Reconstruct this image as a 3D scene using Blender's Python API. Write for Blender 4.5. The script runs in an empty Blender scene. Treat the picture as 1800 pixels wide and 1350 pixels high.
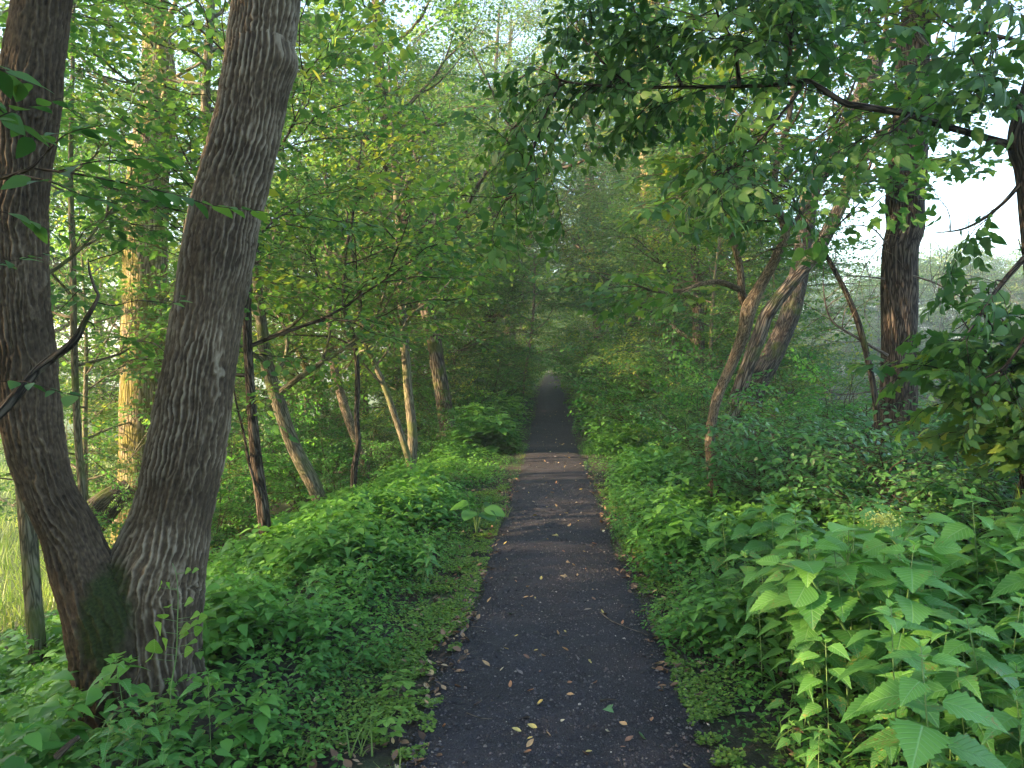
import bpy, math, random
import numpy as np
from mathutils import Vector, Matrix

# ------------------------------------------------------------------ camera, sky, sun, exposure
S = bpy.context.scene
C = S.collection
F = 1360.0                      # focal length in photo pixels (photo 1800 x 1350)
CAM = np.array([0.0, 0.0, 1.6])
PITCH = math.atan(23 / F)
cd = bpy.data.cameras.new('camera')
cam = bpy.data.objects.new('camera', cd)
C.objects.link(cam)
cam.location = CAM
cam.rotation_euler = (math.pi / 2 - PITCH, 0, 0)
cd.sensor_width = 36
cd.lens = 36 * F / 1800
cd.clip_start = 0.05
cd.clip_end = 2000
S.camera = cam

SUN_EL = math.radians(16)
SUN_AZ = math.radians(256)        # compass direction the sun stands in, clockwise from +Y
w = bpy.data.worlds.new('World')
S.world = w
w.use_nodes = True
nt = w.node_tree
sky = nt.nodes.new('ShaderNodeTexSky')
sky.sky_type = 'NISHITA'
sky.sun_disc = False
sky.sun_elevation = SUN_EL
sky.sun_rotation = SUN_AZ
sky.air_density = 1.0
sky.dust_density = 2.6
sky.ozone_density = 1.0
nt.links.new(sky.outputs[0], nt.nodes['Background'].inputs[0])
nt.nodes['Background'].inputs[1].default_value = 0.15

sl = bpy.data.lights.new('sun', 'SUN')
sl.energy = 3.5
sl.angle = math.radians(0.6)
sl.color = (1.0, 0.71, 0.41)
sun = bpy.data.objects.new('sun', sl)
C.objects.link(sun)
to_sun = Vector((math.sin(SUN_AZ) * math.cos(SUN_EL), math.cos(SUN_AZ) * math.cos(SUN_EL), math.sin(SUN_EL)))
sun.rotation_euler = to_sun.to_track_quat('Z', 'Y').to_euler()
sun.location = (-40, -20, 40)

S.view_settings.view_transform = 'Standard'
S.view_settings.look = 'None'
S.view_settings.gamma = 1
S.view_settings.use_curve_mapping = False
S.view_settings.exposure = 2.8
cy = S.cycles
cy.max_bounces = 9
cy.diffuse_bounces = 6
cy.glossy_bounces = 2
cy.transmission_bounces = 6
cy.transparent_max_bounces = 4
cy.volume_bounces = 1
cy.use_denoising = True
cy.sample_clamp_indirect = 4.0
cy.caustics_reflective = False
cy.caustics_refractive = False
try:
    cy.denoiser = 'OPENIMAGEDENOISE'
    cy.denoising_input_passes = 'RGB_ALBEDO_NORMAL'
    cy.denoising_prefilter = 'ACCURATE'
except Exception:
    pass

# ------------------------------------------------------------------ helpers
R = np.random.default_rng(7)
A = lambda *a: np.array(a, dtype=float)

def P(u, v, Y):
    """the world point at depth Y that lies behind photo pixel (u, v)"""
    d = A((u - 900) / F, math.cos(PITCH) + math.sin(PITCH) * (675 - v) / F, -math.sin(PITCH) + math.cos(PITCH) * (675 - v) / F)
    return CAM + d * (Y / d[1])

def norm(a):
    return a / np.maximum(np.linalg.norm(a, axis=-1, keepdims=True), 1e-9)

def hash3(i, j, k, seed):
    n = (i * 374761393 + j * 668265263 + k * 2147483647 + seed * 974711) & 0xffffffff
    n = ((n ^ (n >> 13)) * 1274126177) & 0xffffffff
    n = ((n ^ (n >> 16)) * 2246822519) & 0xffffffff
    return ((n ^ (n >> 15)) & 0xffffff) / float(0xffffff)

def vnoise(p, seed=0):
    p = np.asarray(p, float)
    i = np.floor(p).astype(np.int64)
    f = p - i
    f = f * f * (3 - 2 * f)
    r = 0
    for a in (0, 1):
        for b in (0, 1):
            for c in (0, 1):
                wgt = (f[..., 0] if a else 1 - f[..., 0]) * (f[..., 1] if b else 1 - f[..., 1]) * (f[..., 2] if c else 1 - f[..., 2])
                r = r + wgt * hash3(i[..., 0] + a, i[..., 1] + b, i[..., 2] + c, seed)
    return r

def fbm(p, seed=0, oct=4):
    p = np.asarray(p, float)
    r, a, t = 0, 1.0, 0
    for o in range(oct):
        r = r + a * vnoise(p * 2 ** o, seed + o)
        t += a
        a *= .5
    return r / t

def path_x(y):
    return 0.035 + 0.05 * y + 0.0 * y

def ground_z(x, y):
    x = np.asarray(x, float); y = np.asarray(y, float)
    d = x - path_x(y)
    l = np.clip(-d - 1.9, 0, None)
    r = np.clip(d - 3.4, 0, None)
    zl = -np.minimum(0.46 * l + 0.02 * l * 0, 2.3)
    zl = -2.3 * (1 - np.exp(-0.46 * l / 2.3 * 1.15))
    zr = -2.62 * (1 - np.exp(-0.42 * r / 2.5))
    edge = -0.05 * np.clip((np.abs(d) - 0.5) / 0.7, 0, 1)
    big = (fbm(np.stack([x * .35, y * .35, 0 * x], -1), 3, 3) - .5) * .3 * np.clip((np.abs(d) - 1.2) / 2, 0, 1)
    sm = (fbm(np.stack([x * 2.2, y * 2.2, 0 * x], -1), 5, 3) - .5) * .05 * np.clip((np.abs(d) - .5) / .5, 0, 1)
    big = big * np.where(d > 8, np.exp(-(np.clip(d, 8, 99) - 8) / 2), 1)
    rise = np.interp(y, [0, 17, 22, 26, 36, 58, 90, 200], [0, 0, .13, .34, .74, 1.14, 1.36, 1.48]) * np.clip((12 - np.abs(d)) / 8, 0, 1)
    return zl + zr + edge + big + sm + rise

# -- leaf shapes: x across, y along the blade (0..1), z up; every polygon lies on one side of the midrib
def T_from(verts, faces):
    return np.array(verts, float), faces

def leaf_diamond():
    return T_from([(0, 0, 0), (-.30, .42, .05), (.30, .42, .05), (0, 1, -.10)], [(0, 3, 1), (0, 2, 3)])

def leaf_oval6(w=.30):
    return T_from([(0, 0, 0), (0, 1, -.12), (-w * .85, .25, .04), (-w, .58, .04), (w * .85, .25, .04), (w, .58, .04)],
                  [(0, 1, 3, 2), (0, 4, 5, 1)])

def leaf_strip(n, prof, serr=0.0, droop=.25, fold=.22):
    """n stations along the midrib, half width prof(t); serr makes teeth along the margin"""
    v, f = [], []
    for i in range(n + 1):
        t = i / n
        z = -droop * t * t
        wd = prof(t)
        if serr and 0 < i < n:
            wd *= 1 + serr * (1 if i % 2 else -1)
        v += [(0, t, z), (-wd, t - (serr * .12 if i % 2 else 0), z + wd * fold), (wd, t - (serr * .12 if i % 2 else 0), z + wd * fold)]
    for i in range(n):
        a, b = 3 * i, 3 * i + 3
        f += [(a, b, b + 1, a + 1), (a, a + 2, b + 2, b)]
    return T_from(v, f)

def prof_acuminate(wmax, peak=.33, tip=1.5):
    def g(t):
        if t < peak:
            return wmax * math.sin(math.pi / 2 * (t / peak)) ** .65
        s = (t - peak) / (1 - peak)
        return wmax * max(0.0, (1 - s ** 1.15)) ** tip * (1 - .0 * s) if s < 1 else 0.0
    return g

def leaf_maple(fold=.12):
    """five pointed lobes with toothed shoulders"""
    out = [(0, 0), (.16, -.04), (.40, .02), (.33, .13), (.62, .33), (.50, .38), (.46, .44), (.28, .46), (.26, .62), (.17, .70), (.13, .86), (0, 1.0)]
    v = [(0, 0, 0), (0, .35, 0), (0, .7, -.05), (0, 1.0, -.16)]
    f = []
    for sx in (-1, 1):
        base = len(v)
        for (x, y) in out[1:-1]:
            v.append((sx * x, y, abs(x) * fold - .16 * y * y - .18 * x * x))
        o = [base + i for i in range(len(out) - 2)]
        fs = [(0, o[0], o[1], o[2]), (0, o[2], o[3], 1), (1, o[3], o[4], o[5]), (1, o[5], o[6], o[6]), (1, o[6], o[7], 2), (2, o[7], o[8], o[9]), (2, o[9], 3, 3)]
        for q in fs:
            q = tuple(dict.fromkeys(q))
            if len(q) < 3:
                continue
            f.append(q if sx > 0 else q[::-1])
    return T_from(v, f)

class Acc:
    """collects polygons and per-vertex values, then links them as one mesh object"""
    def __init__(s):
        s.v, s.l, s.n, s.a, s.c = [], [], [], [], 0
    def add(s, v, faces_flat, sizes, att):
        s.v.append(v.astype(np.float32)); s.l.append(faces_flat + s.c); s.n.append(sizes); s.a.append(att.astype(np.float32)); s.c += len(v)
    def grid(s, v, att, close=False, wrap=True):
        """v: (m, k, 3); quads between rows; wrap joins the last column to the first"""
        m, k = v.shape[:2]
        i = np.arange(m - 1)[:, None]; j = np.arange(k if wrap else k - 1)[None, :]
        j2 = (j + 1) % k
        q = np.stack([i * k + j, i * k + j2, (i + 1) * k + j2, (i + 1) * k + j], -1).reshape(-1)
        s.add(v.reshape(-1, 3), q, np.full(len(q) // 4, 4), att.reshape(-1, att.shape[-1]))
        if close:
            e = np.arange(k)
            s.l.append(e + s.c - k); s.n.append(np.array([k]))
    def inst(s, T, o, d, up, size, rnd, wid=None):
        """leaf template T at origins o, along d, blade normal near up"""
        tv, tf = T
        d = norm(d)
        x = norm(np.cross(d, up))
        z = np.cross(x, d)
        wd = 1.0 if wid is None else wid[:, None, None]
        v = o[:, None, :] + size[:, None, None] * (tv[None, :, 0:1] * x[:, None, :] * wd + tv[None, :, 1:2] * d[:, None, :] + tv[None, :, 2:3] * z[:, None, :])
        N, K = len(o), len(tv)
        flat = np.concatenate([np.array(f) for f in tf]); sizes = np.array([len(f) for f in tf])
        idx = (np.arange(N)[:, None] * K + flat[None, :]).reshape(-1)
        att = np.empty((N, K, 3))
        att[..., 0] = tv[None, :, 0]; att[..., 1] = tv[None, :, 1]; att[..., 2] = rnd[:, None]
        s.add(v.reshape(-1, 3), idx, np.tile(sizes, N), att.reshape(-1, 3))
    def block(s, B, M, T3, scale, rnd=None):
        """copies a whole block (v, flat, sizes, att) with rotation matrices M (n,3,3), translations T3 and scales"""
        v, fl, sz, at = B
        if len(v) == 0:
            return
        n = len(M)
        V = np.einsum('nij,kj->nki', M, v) * scale[:, None, None] + T3[:, None, :]
        idx = (np.arange(n)[:, None] * len(v) + fl[None, :]).reshape(-1)
        att = np.repeat(at[None], n, 0).copy()
        if rnd is not None:
            att[..., 2] = np.clip(att[..., 2] * .7 + rnd[:, None] * .3, 0, 1)
        s.add(V.reshape(-1, 3), idx, np.tile(sz, n), att.reshape(-1, 3))
    def arrays(s):
        if not s.v:
            return (np.zeros((0, 3)), np.zeros(0, int), np.zeros(0, int), np.zeros((0, 3)))
        return np.concatenate(s.v), np.concatenate(s.l), np.concatenate(s.n), np.concatenate(s.a)
    def mesh(s, name, mat, att='lf', smooth=True):
        v, l, n, a = s.arrays()
        me = bpy.data.meshes.new(name)
        me.vertices.add(len(v)); me.loops.add(len(l)); me.polygons.add(len(n))
        me.vertices.foreach_set('co', v.astype(np.float32).ravel())
        me.loops.foreach_set('vertex_index', l.astype(np.int32))
        st = np.zeros(len(n), np.int32); st[1:] = np.cumsum(n)[:-1]
        me.polygons.foreach_set('loop_start', st)
        me.polygons.foreach_set('use_smooth', np.full(len(n), smooth))
        at = me.attributes.new(att, 'FLOAT_VECTOR', 'POINT')
        at.data.foreach_set('vector', a.astype(np.float32).ravel())
        me.update(calc_edges=True)
        me.materials.append(mat)
        return me

def link(name, me, parent=None):
    o = bpy.data.objects.new(name, me)
    C.objects.link(o)
    o.parent = parent
    return o

def tag(o, label=None, cat=None, group=None, kind=None):
    if label: o['label'] = label
    if cat: o['category'] = cat
    if group: o['group'] = group
    if kind: o['kind'] = kind
    return o

def thing(name, loc, label, cat, group=None, rz=0.0, sc=1.0):
    o = bpy.data.objects.new(name, None)
    C.objects.link(o)
    o.empty_display_size = .2
    o.location = loc; o.rotation_euler = (0, 0, rz); o.scale = (sc, sc, sc)
    return tag(o, label, cat, group)

def dup(root, loc, rz, sc, label=None, group=None, tilt=(0, 0)):
    r = root.copy(); C.objects.link(r)
    r.location = loc; r.rotation_euler = (tilt[0], tilt[1], rz); r.scale = (sc, sc, sc)
    if label: r['label'] = label
    if group: r['group'] = group
    for ch in list(root.children):
        c = ch.copy(); C.objects.link(c); c.parent = r
    return r

# ------------------------------------------------------------------ materials
def mat(name):
    m = bpy.data.materials.new(name)
    m.use_nodes = True
    n = m.node_tree.nodes; l = m.node_tree.links
    return m, n, l, n['Principled BSDF'], n['Material Output']

def node(n, typ, **kw):
    x = n.new(typ)
    for k, v in kw.items():
        if k.startswith('i_'):
            x.inputs[int(k[2:])].default_value = v
        else:
            setattr(x, k, v)
    return x

def ramp(n, stops, interp='LINEAR'):
    r = n.new('ShaderNodeValToRGB')
    e = r.color_ramp.elements
    r.color_ramp.interpolation = interp
    while len(e) < len(stops):
        e.new(.5)
    for i, (p, c) in enumerate(stops):
        e[i].position = p
        e[i].color = (*c, 1) if len(c) == 3 else c
    return r

def leaf_mat(name, stops, transl=.38, rough=.5, veins=False, spec=.35, back=1.0):
    m, n, l, b, out = mat(name)
    a = node(n, 'ShaderNodeAttribute', attribute_name='lf')
    sp = node(n, 'ShaderNodeSeparateXYZ')
    l.new(a.outputs['Vector'], sp.inputs[0])
    geo = node(n, 'ShaderNodeNewGeometry')
    nz = node(n, 'ShaderNodeTexNoise', noise_dimensions='3D')
    nz.inputs['Scale'].default_value = .55
    nz.inputs['Detail'].default_value = 2
    l.new(geo.outputs['Position'], nz.inputs['Vector'])
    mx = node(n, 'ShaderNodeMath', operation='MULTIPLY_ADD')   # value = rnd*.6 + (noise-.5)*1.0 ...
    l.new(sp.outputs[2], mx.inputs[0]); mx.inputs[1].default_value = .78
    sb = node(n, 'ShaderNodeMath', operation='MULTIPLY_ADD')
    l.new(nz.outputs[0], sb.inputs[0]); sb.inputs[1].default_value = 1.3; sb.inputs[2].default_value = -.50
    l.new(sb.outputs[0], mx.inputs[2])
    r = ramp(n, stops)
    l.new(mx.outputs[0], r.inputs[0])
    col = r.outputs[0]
    if veins:
        ab = node(n, 'ShaderNodeMath', operation='ABSOLUTE'); l.new(sp.outputs[0], ab.inputs[0])
        mid = node(n, 'ShaderNodeMapRange'); l.new(ab.outputs[0], mid.inputs[0])
        mid.inputs[1].default_value = .0; mid.inputs[2].default_value = .022; mid.inputs[3].default_value = 1; mid.inputs[4].default_value = 0
        k = node(n, 'ShaderNodeMath', operation='MULTIPLY_ADD'); l.new(ab.outputs[0], k.inputs[0]); k.inputs[1].default_value = -.9; l.new(sp.outputs[1], k.inputs[2])
        k2 = node(n, 'ShaderNodeMath', operation='MULTIPLY'); l.new(k.outputs[0], k2.inputs[0]); k2.inputs[1].default_value = 8.5
        fr = node(n, 'ShaderNodeMath', operation='PINGPONG'); l.new(k2.outputs[0], fr.inputs[0]); fr.inputs[1].default_value = .5
        side = node(n, 'ShaderNodeMapRange'); l.new(fr.outputs[0], side.inputs[0])
        side.inputs[1].default_value = 0; side.inputs[2].default_value = .16; side.inputs[3].default_value = 1; side.inputs[4].default_value = 0
        vm = node(n, 'ShaderNodeMath', operation='MAXIMUM'); l.new(mid.outputs[0], vm.inputs[0])
        s7 = node(n, 'ShaderNodeMath', operation='MULTIPLY'); l.new(side.outputs[0], s7.inputs[0]); s7.inputs[1].default_value = .55
        l.new(s7.outputs[0], vm.inputs[1])
        mc = node(n, 'ShaderNodeMix', data_type='RGBA'); l.new(vm.outputs[0], mc.inputs[0]); l.new(col, mc.inputs[6])
        hs = node(n, 'ShaderNodeHueSaturation'); hs.inputs['Value'].default_value = 1.35; hs.inputs['Saturation'].default_value = .8
        l.new(col, hs.inputs['Color']); l.new(hs.outputs[0], mc.inputs[7])
        col = mc.outputs[2]
        bp = node(n, 'ShaderNodeBump'); bp.inputs['Strength'].default_value = .55; bp.inputs['Distance'].default_value = .004
        bp.invert = True
        # quilted surface between the veins
        nb = node(n, 'ShaderNodeTexNoise'); nb.inputs['Scale'].default_value = 60
        l.new(geo.outputs['Position'], nb.inputs['Vector'])
        ad = node(n, 'ShaderNodeMath', operation='MULTIPLY_ADD'); l.new(nb.outputs[0], ad.inputs[0]); ad.inputs[1].default_value = .5; l.new(vm.outputs[0], ad.inputs[2])
        l.new(ad.outputs[0], bp.inputs['Height']); l.new(bp.outputs[0], b.inputs['Normal'])
    if veins:
        sn = node(n, 'ShaderNodeTexNoise'); sn.inputs['Scale'].default_value = 95; sn.inputs['Detail'].default_value = 2
        l.new(geo.outputs['Position'], sn.inputs['Vector'])
        s2 = node(n, 'ShaderNodeTexNoise'); s2.inputs['Scale'].default_value = 7; l.new(geo.outputs['Position'], s2.inputs['Vector'])
        pr = node(n, 'ShaderNodeMath', operation='MULTIPLY'); l.new(sn.outputs[0], pr.inputs[0]); l.new(s2.outputs[0], pr.inputs[1])
        sm_ = node(n, 'ShaderNodeMapRange'); l.new(pr.outputs[0], sm_.inputs[0]); sm_.inputs[1].default_value = .355; sm_.inputs[2].default_value = .40; sm_.inputs[4].default_value = .8
        md = node(n, 'ShaderNodeMix', data_type='RGBA'); l.new(sm_.outputs[0], md.inputs[0]); l.new(col, md.inputs[6]); md.inputs[7].default_value = (.23, .20, .05, 1)
        col = md.outputs[2]
    l.new(col, b.inputs['Base Color'])
    b.inputs['Roughness'].default_value = rough
    b.inputs['Specular IOR Level'].default_value = spec
    tr = node(n, 'ShaderNodeBsdfTranslucent')
    h2 = node(n, 'ShaderNodeHueSaturation'); h2.inputs['Hue'].default_value = .495; h2.inputs['Saturation'].default_value = 1.1; h2.inputs['Value'].default_value = 1.5 * back
    l.new(col, h2.inputs['Color']); l.new(h2.outputs[0], tr.inputs['Color'])
    ms = node(n, 'ShaderNodeMixShader'); ms.inputs[0].default_value = transl
    l.new(b.outputs[0], ms.inputs[1]); l.new(tr.outputs[0], ms.inputs[2]); l.new(ms.outputs[0], out.inputs['Surface'])
    return m

G = lambda r, g, b: (r, g, b)
M_maple = leaf_mat('maple leaves', [(.0, G(.026, .08, .022)), (.4, G(.062, .155, .038)), (.75, G(.125, .235, .05)), (1, G(.28, .32, .05))], transl=.46)
M_dark = leaf_mat('dark near leaves', [(.0, G(.020, .065, .017)), (.5, G(.050, .13, .03)), (1, G(.105, .21, .042))], transl=.40)
M_far = leaf_mat('canopy leaves', [(.0, G(.032, .085, .028)), (.5, G(.075, .16, .045)), (.85, G(.14, .22, .05)), (1, G(.28, .29, .05))], transl=.46)
M_bush = leaf_mat('bush leaves', [(.0, G(.028, .105, .025)), (.5, G(.06, .185, .042)), (1, G(.14, .31, .055))], transl=.48)
M_cool = leaf_mat('viburnum leaves', [(.0, G(.035, .12, .035)), (.5, G(.065, .19, .055)), (1, G(.11, .26, .07))], transl=.42, rough=.4, spec=.5)
M_herb = leaf_mat('herb leaves', [(.0, G(.02, .085, .018)), (.4, G(.065, .205, .038)), (1, G(.17, .39, .065))], transl=.28, rough=.42, veins=True, spec=.45)
M_cover = leaf_mat('ground cover leaves', [(.0, G(.02, .08, .018)), (.45, G(.068, .20, .036)), (1, G(.19, .40, .065))], transl=.30, rough=.45)
M_moss = leaf_mat('chickweed leaves', [(.0, G(.07, .15, .025)), (.5, G(.13, .24, .04)), (1, G(.22, .34, .06))], transl=.3)
M_vine = leaf_mat('young bright leaves', [(.0, G(.11, .26, .04)), (1, G(.25, .44, .08))], transl=.4, veins=True)
M_grass = leaf_mat('meadow grass', [(.0, G(.09, .18, .04)), (.5, G(.16, .26, .06)), (1, G(.28, .33, .10))], transl=.35)
M_fine = leaf_mat('small shrub leaves', [(.0, G(.036, .095, .03)), (.5, G(.085, .18, .048)), (1, G(.24, .29, .052))], transl=.48)

def bark_mat(name, dark, mid, light, moss=0.0, near=False, scale=9.0, bump=.022, moss_col=(.05, .07, .012)):
    m, n, l, b, out = mat(name)
    a = node(n, 'ShaderNodeAttribute', attribute_name='bk')
    mp = node(n, 'ShaderNodeMapping')
    mp.inputs['Scale'].default_value = (1, 1, .13)
    l.new(a.outputs['Vector'], mp.inputs[0])
    nz = node(n, 'ShaderNodeTexNoise'); nz.inputs['Scale'].default_value = scale * 1.1; nz.inputs['Detail'].default_value = 3
    l.new(mp.outputs[0], nz.inputs['Vector'])
    mx = node(n, 'ShaderNodeVectorMath', operation='MULTIPLY_ADD')
    l.new(nz.outputs['Color'], mx.inputs[0]); mx.inputs[1].default_value = (.09, .09, .09); l.new(mp.outputs[0], mx.inputs[2])
    vo = node(n, 'ShaderNodeTexVoronoi', feature='DISTANCE_TO_EDGE'); vo.inputs['Scale'].default_value = scale * 2.6
    l.new(mx.outputs[0], vo.inputs['Vector'])
    fine = node(n, 'ShaderNodeTexNoise'); fine.inputs['Scale'].default_value = scale * 14; fine.inputs['Detail'].default_value = 6; fine.inputs['Roughness'].default_value = .7
    l.new(mp.outputs[0], fine.inputs['Vector'])
    sm = node(n, 'ShaderNodeMapRange'); l.new(vo.outputs[0], sm.inputs[0]); sm.inputs[1].default_value = 0; sm.inputs[2].default_value = .22
    ad = node(n, 'ShaderNodeMath', operation='MULTIPLY_ADD'); l.new(fine.outputs[0], ad.inputs[0]); ad.inputs[1].default_value = .5; l.new(sm.outputs[0], ad.inputs[2])
    if near:
        at = node(n, 'ShaderNodeAttribute', attribute_name='ridge')
        hh = node(n, 'ShaderNodeMath', operation='MULTIPLY_ADD'); l.new(fine.outputs[0], hh.inputs[0]); hh.inputs[1].default_value = .55; l.new(at.outputs['Fac'], hh.inputs[2])
        fac = node(n, 'ShaderNodeMath', operation='MULTIPLY'); l.new(hh.outputs[0], fac.inputs[0]); fac.inputs[1].default_value = .72
    else:
        fac = node(n, 'ShaderNodeMath', operation='MULTIPLY'); l.new(ad.outputs[0], fac.inputs[0]); fac.inputs[1].default_value = .72
    r = ramp(n, [(.18, dark), (.5, mid), (.92, light)])
    l.new(fac.outputs[0], r.inputs[0])
    col = r.outputs[0]
    big = node(n, 'ShaderNodeTexNoise'); big.inputs['Scale'].default_value = 3.2; big.inputs['Detail'].default_value = 4
    l.new(a.outputs['Vector'], big.inputs['Vector'])
    bm = node(n, 'ShaderNodeMapRange'); l.new(big.outputs[0], bm.inputs[0]); bm.inputs[1].default_value = .3; bm.inputs[2].default_value = .7; bm.inputs[3].default_value = .7; bm.inputs[4].default_value = 1.25
    mu = node(n, 'ShaderNodeVectorMath', operation='SCALE'); l.new(col, mu.inputs[0]); l.new(bm.outputs[0], mu.inputs['Scale'])
    col = mu.outputs[0]
    if moss:
        mr = node(n, 'ShaderNodeMapRange'); l.new(big.outputs[0], mr.inputs[0])
        mr.inputs[1].default_value = .62 - moss * .3; mr.inputs[2].default_value = .72 - moss * .2; mr.inputs[3].default_value = 0; mr.inputs[4].default_value = .85
        mc = node(n, 'ShaderNodeMix', data_type='RGBA'); l.new(mr.outputs[0], mc.inputs[0]); l.new(col, mc.inputs[6]); mc.inputs[7].default_value = (*moss_col, 1)
        col = mc.outputs[2]
    if near:
        ma = node(n, 'ShaderNodeAttribute', attribute_name='moss')
        mr = node(n, 'ShaderNodeMapRange'); l.new(ma.outputs['Fac'], mr.inputs[0])
        mr.inputs[1].default_value = .35; mr.inputs[2].default_value = .7; mr.inputs[4].default_value = .88
        fn = node(n, 'ShaderNodeTexNoise'); fn.inputs['Scale'].default_value = 90; fn.inputs['Detail'].default_value = 3; l.new(a.outputs['Vector'], fn.inputs['Vector'])
        mo = ramp(n, [(.3, (.010, .016, .005)), (.7, (.032, .05, .011))]); l.new(fn.outputs[0], mo.inputs[0])
        mc = node(n, 'ShaderNodeMix', data_type='RGBA'); l.new(mr.outputs[0], mc.inputs[0]); l.new(col, mc.inputs[6]); l.new(mo.outputs[0], mc.inputs[7])
        col = mc.outputs[2]
    l.new(col, b.inputs['Base Color'])
    b.inputs['Roughness'].default_value = .92
    b.inputs['Specular IOR Level'].default_value = .2
    bp = node(n, 'ShaderNodeBump'); bp.inputs['Strength'].default_value = .7 if near else 1.0; bp.inputs['Distance'].default_value = .005 if near else bump
    l.new(fine.outputs[0] if near else ad.outputs[0], bp.inputs['Height'])
    l.new(bp.outputs[0], b.inputs['Normal'])
    return m

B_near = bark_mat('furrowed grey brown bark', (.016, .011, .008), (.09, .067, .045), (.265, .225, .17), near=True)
B_big = bark_mat('deeply furrowed bark', (.018, .014, .010), (.075, .058, .042), (.20, .165, .125), moss=.45)
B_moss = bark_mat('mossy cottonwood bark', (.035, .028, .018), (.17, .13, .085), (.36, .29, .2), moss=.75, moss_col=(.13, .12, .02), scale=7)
B_dark = bark_mat('dark bark', (.012, .010, .008), (.04, .033, .026), (.10, .085, .07), moss=.25, scale=15, bump=.012)
B_red = bark_mat('reddish dark bark', (.014, .010, .008), (.045, .034, .026), (.115, .092, .075), moss=0, scale=15, bump=.014)
B_slim = bark_mat('smooth grey green bark', (.05, .045, .03), (.12, .105, .07), (.22, .195, .14), moss=.5, moss_col=(.10, .12, .04), scale=14, bump=.006)
B_tan = bark_mat('tan flaking bark', (.045, .034, .024), (.15, .115, .08), (.27, .22, .16), moss=.1, scale=26, bump=.006)
B_twig = bark_mat('twig bark', (.02, .015, .011), (.055, .042, .03), (.10, .08, .06), scale=20, bump=.006)
B_dead = bark_mat('dead grey twigs', (.05, .04, .032), (.12, .10, .08), (.2, .17, .14), scale=20, bump=.006)

def simple_mat(name, col, rough=.7, transl=0):
    m, n, l, b, out = mat(name)
    g = node(n, 'ShaderNodeNewGeometry')
    nz = node(n, 'ShaderNodeTexNoise'); nz.inputs['Scale'].default_value = 35; nz.inputs['Detail'].default_value = 4
    l.new(g.outputs['Position'], nz.inputs['Vector'])
    oi = node(n, 'ShaderNodeObjectInfo')
    r = ramp(n, [(.25, tuple(c * .6 for c in col)), (.75, tuple(min(1, c * 1.3) for c in col))])
    l.new(nz.outputs[0], r.inputs[0]); l.new(r.outputs[0], b.inputs['Base Color'])
    b.inputs['Roughness'].default_value = rough
    return m

M_stem = simple_mat('green stems', (.12, .22, .06), .6)
M_lf = {'tan': simple_mat('tan fallen leaf', (.42, .27, .13)), 'yellow': simple_mat('yellow fallen leaf', (.60, .46, .14)),
        'brown': simple_mat('brown fallen leaf', (.20, .105, .065)), 'rust': simple_mat('rust fallen leaf', (.38, .18, .09)),
        'green': simple_mat('green fallen leaf', (.07, .17, .07)), 'pale': simple_mat('pale fallen leaf', (.62, .52, .33)),
        'grey': simple_mat('grey fallen leaf', (.2, .165, .15))}
M_flower = simple_mat('yellow green flower head', (.45, .50, .12))
M_stick = simple_mat('weathered stick', (.17, .12, .085))

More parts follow.
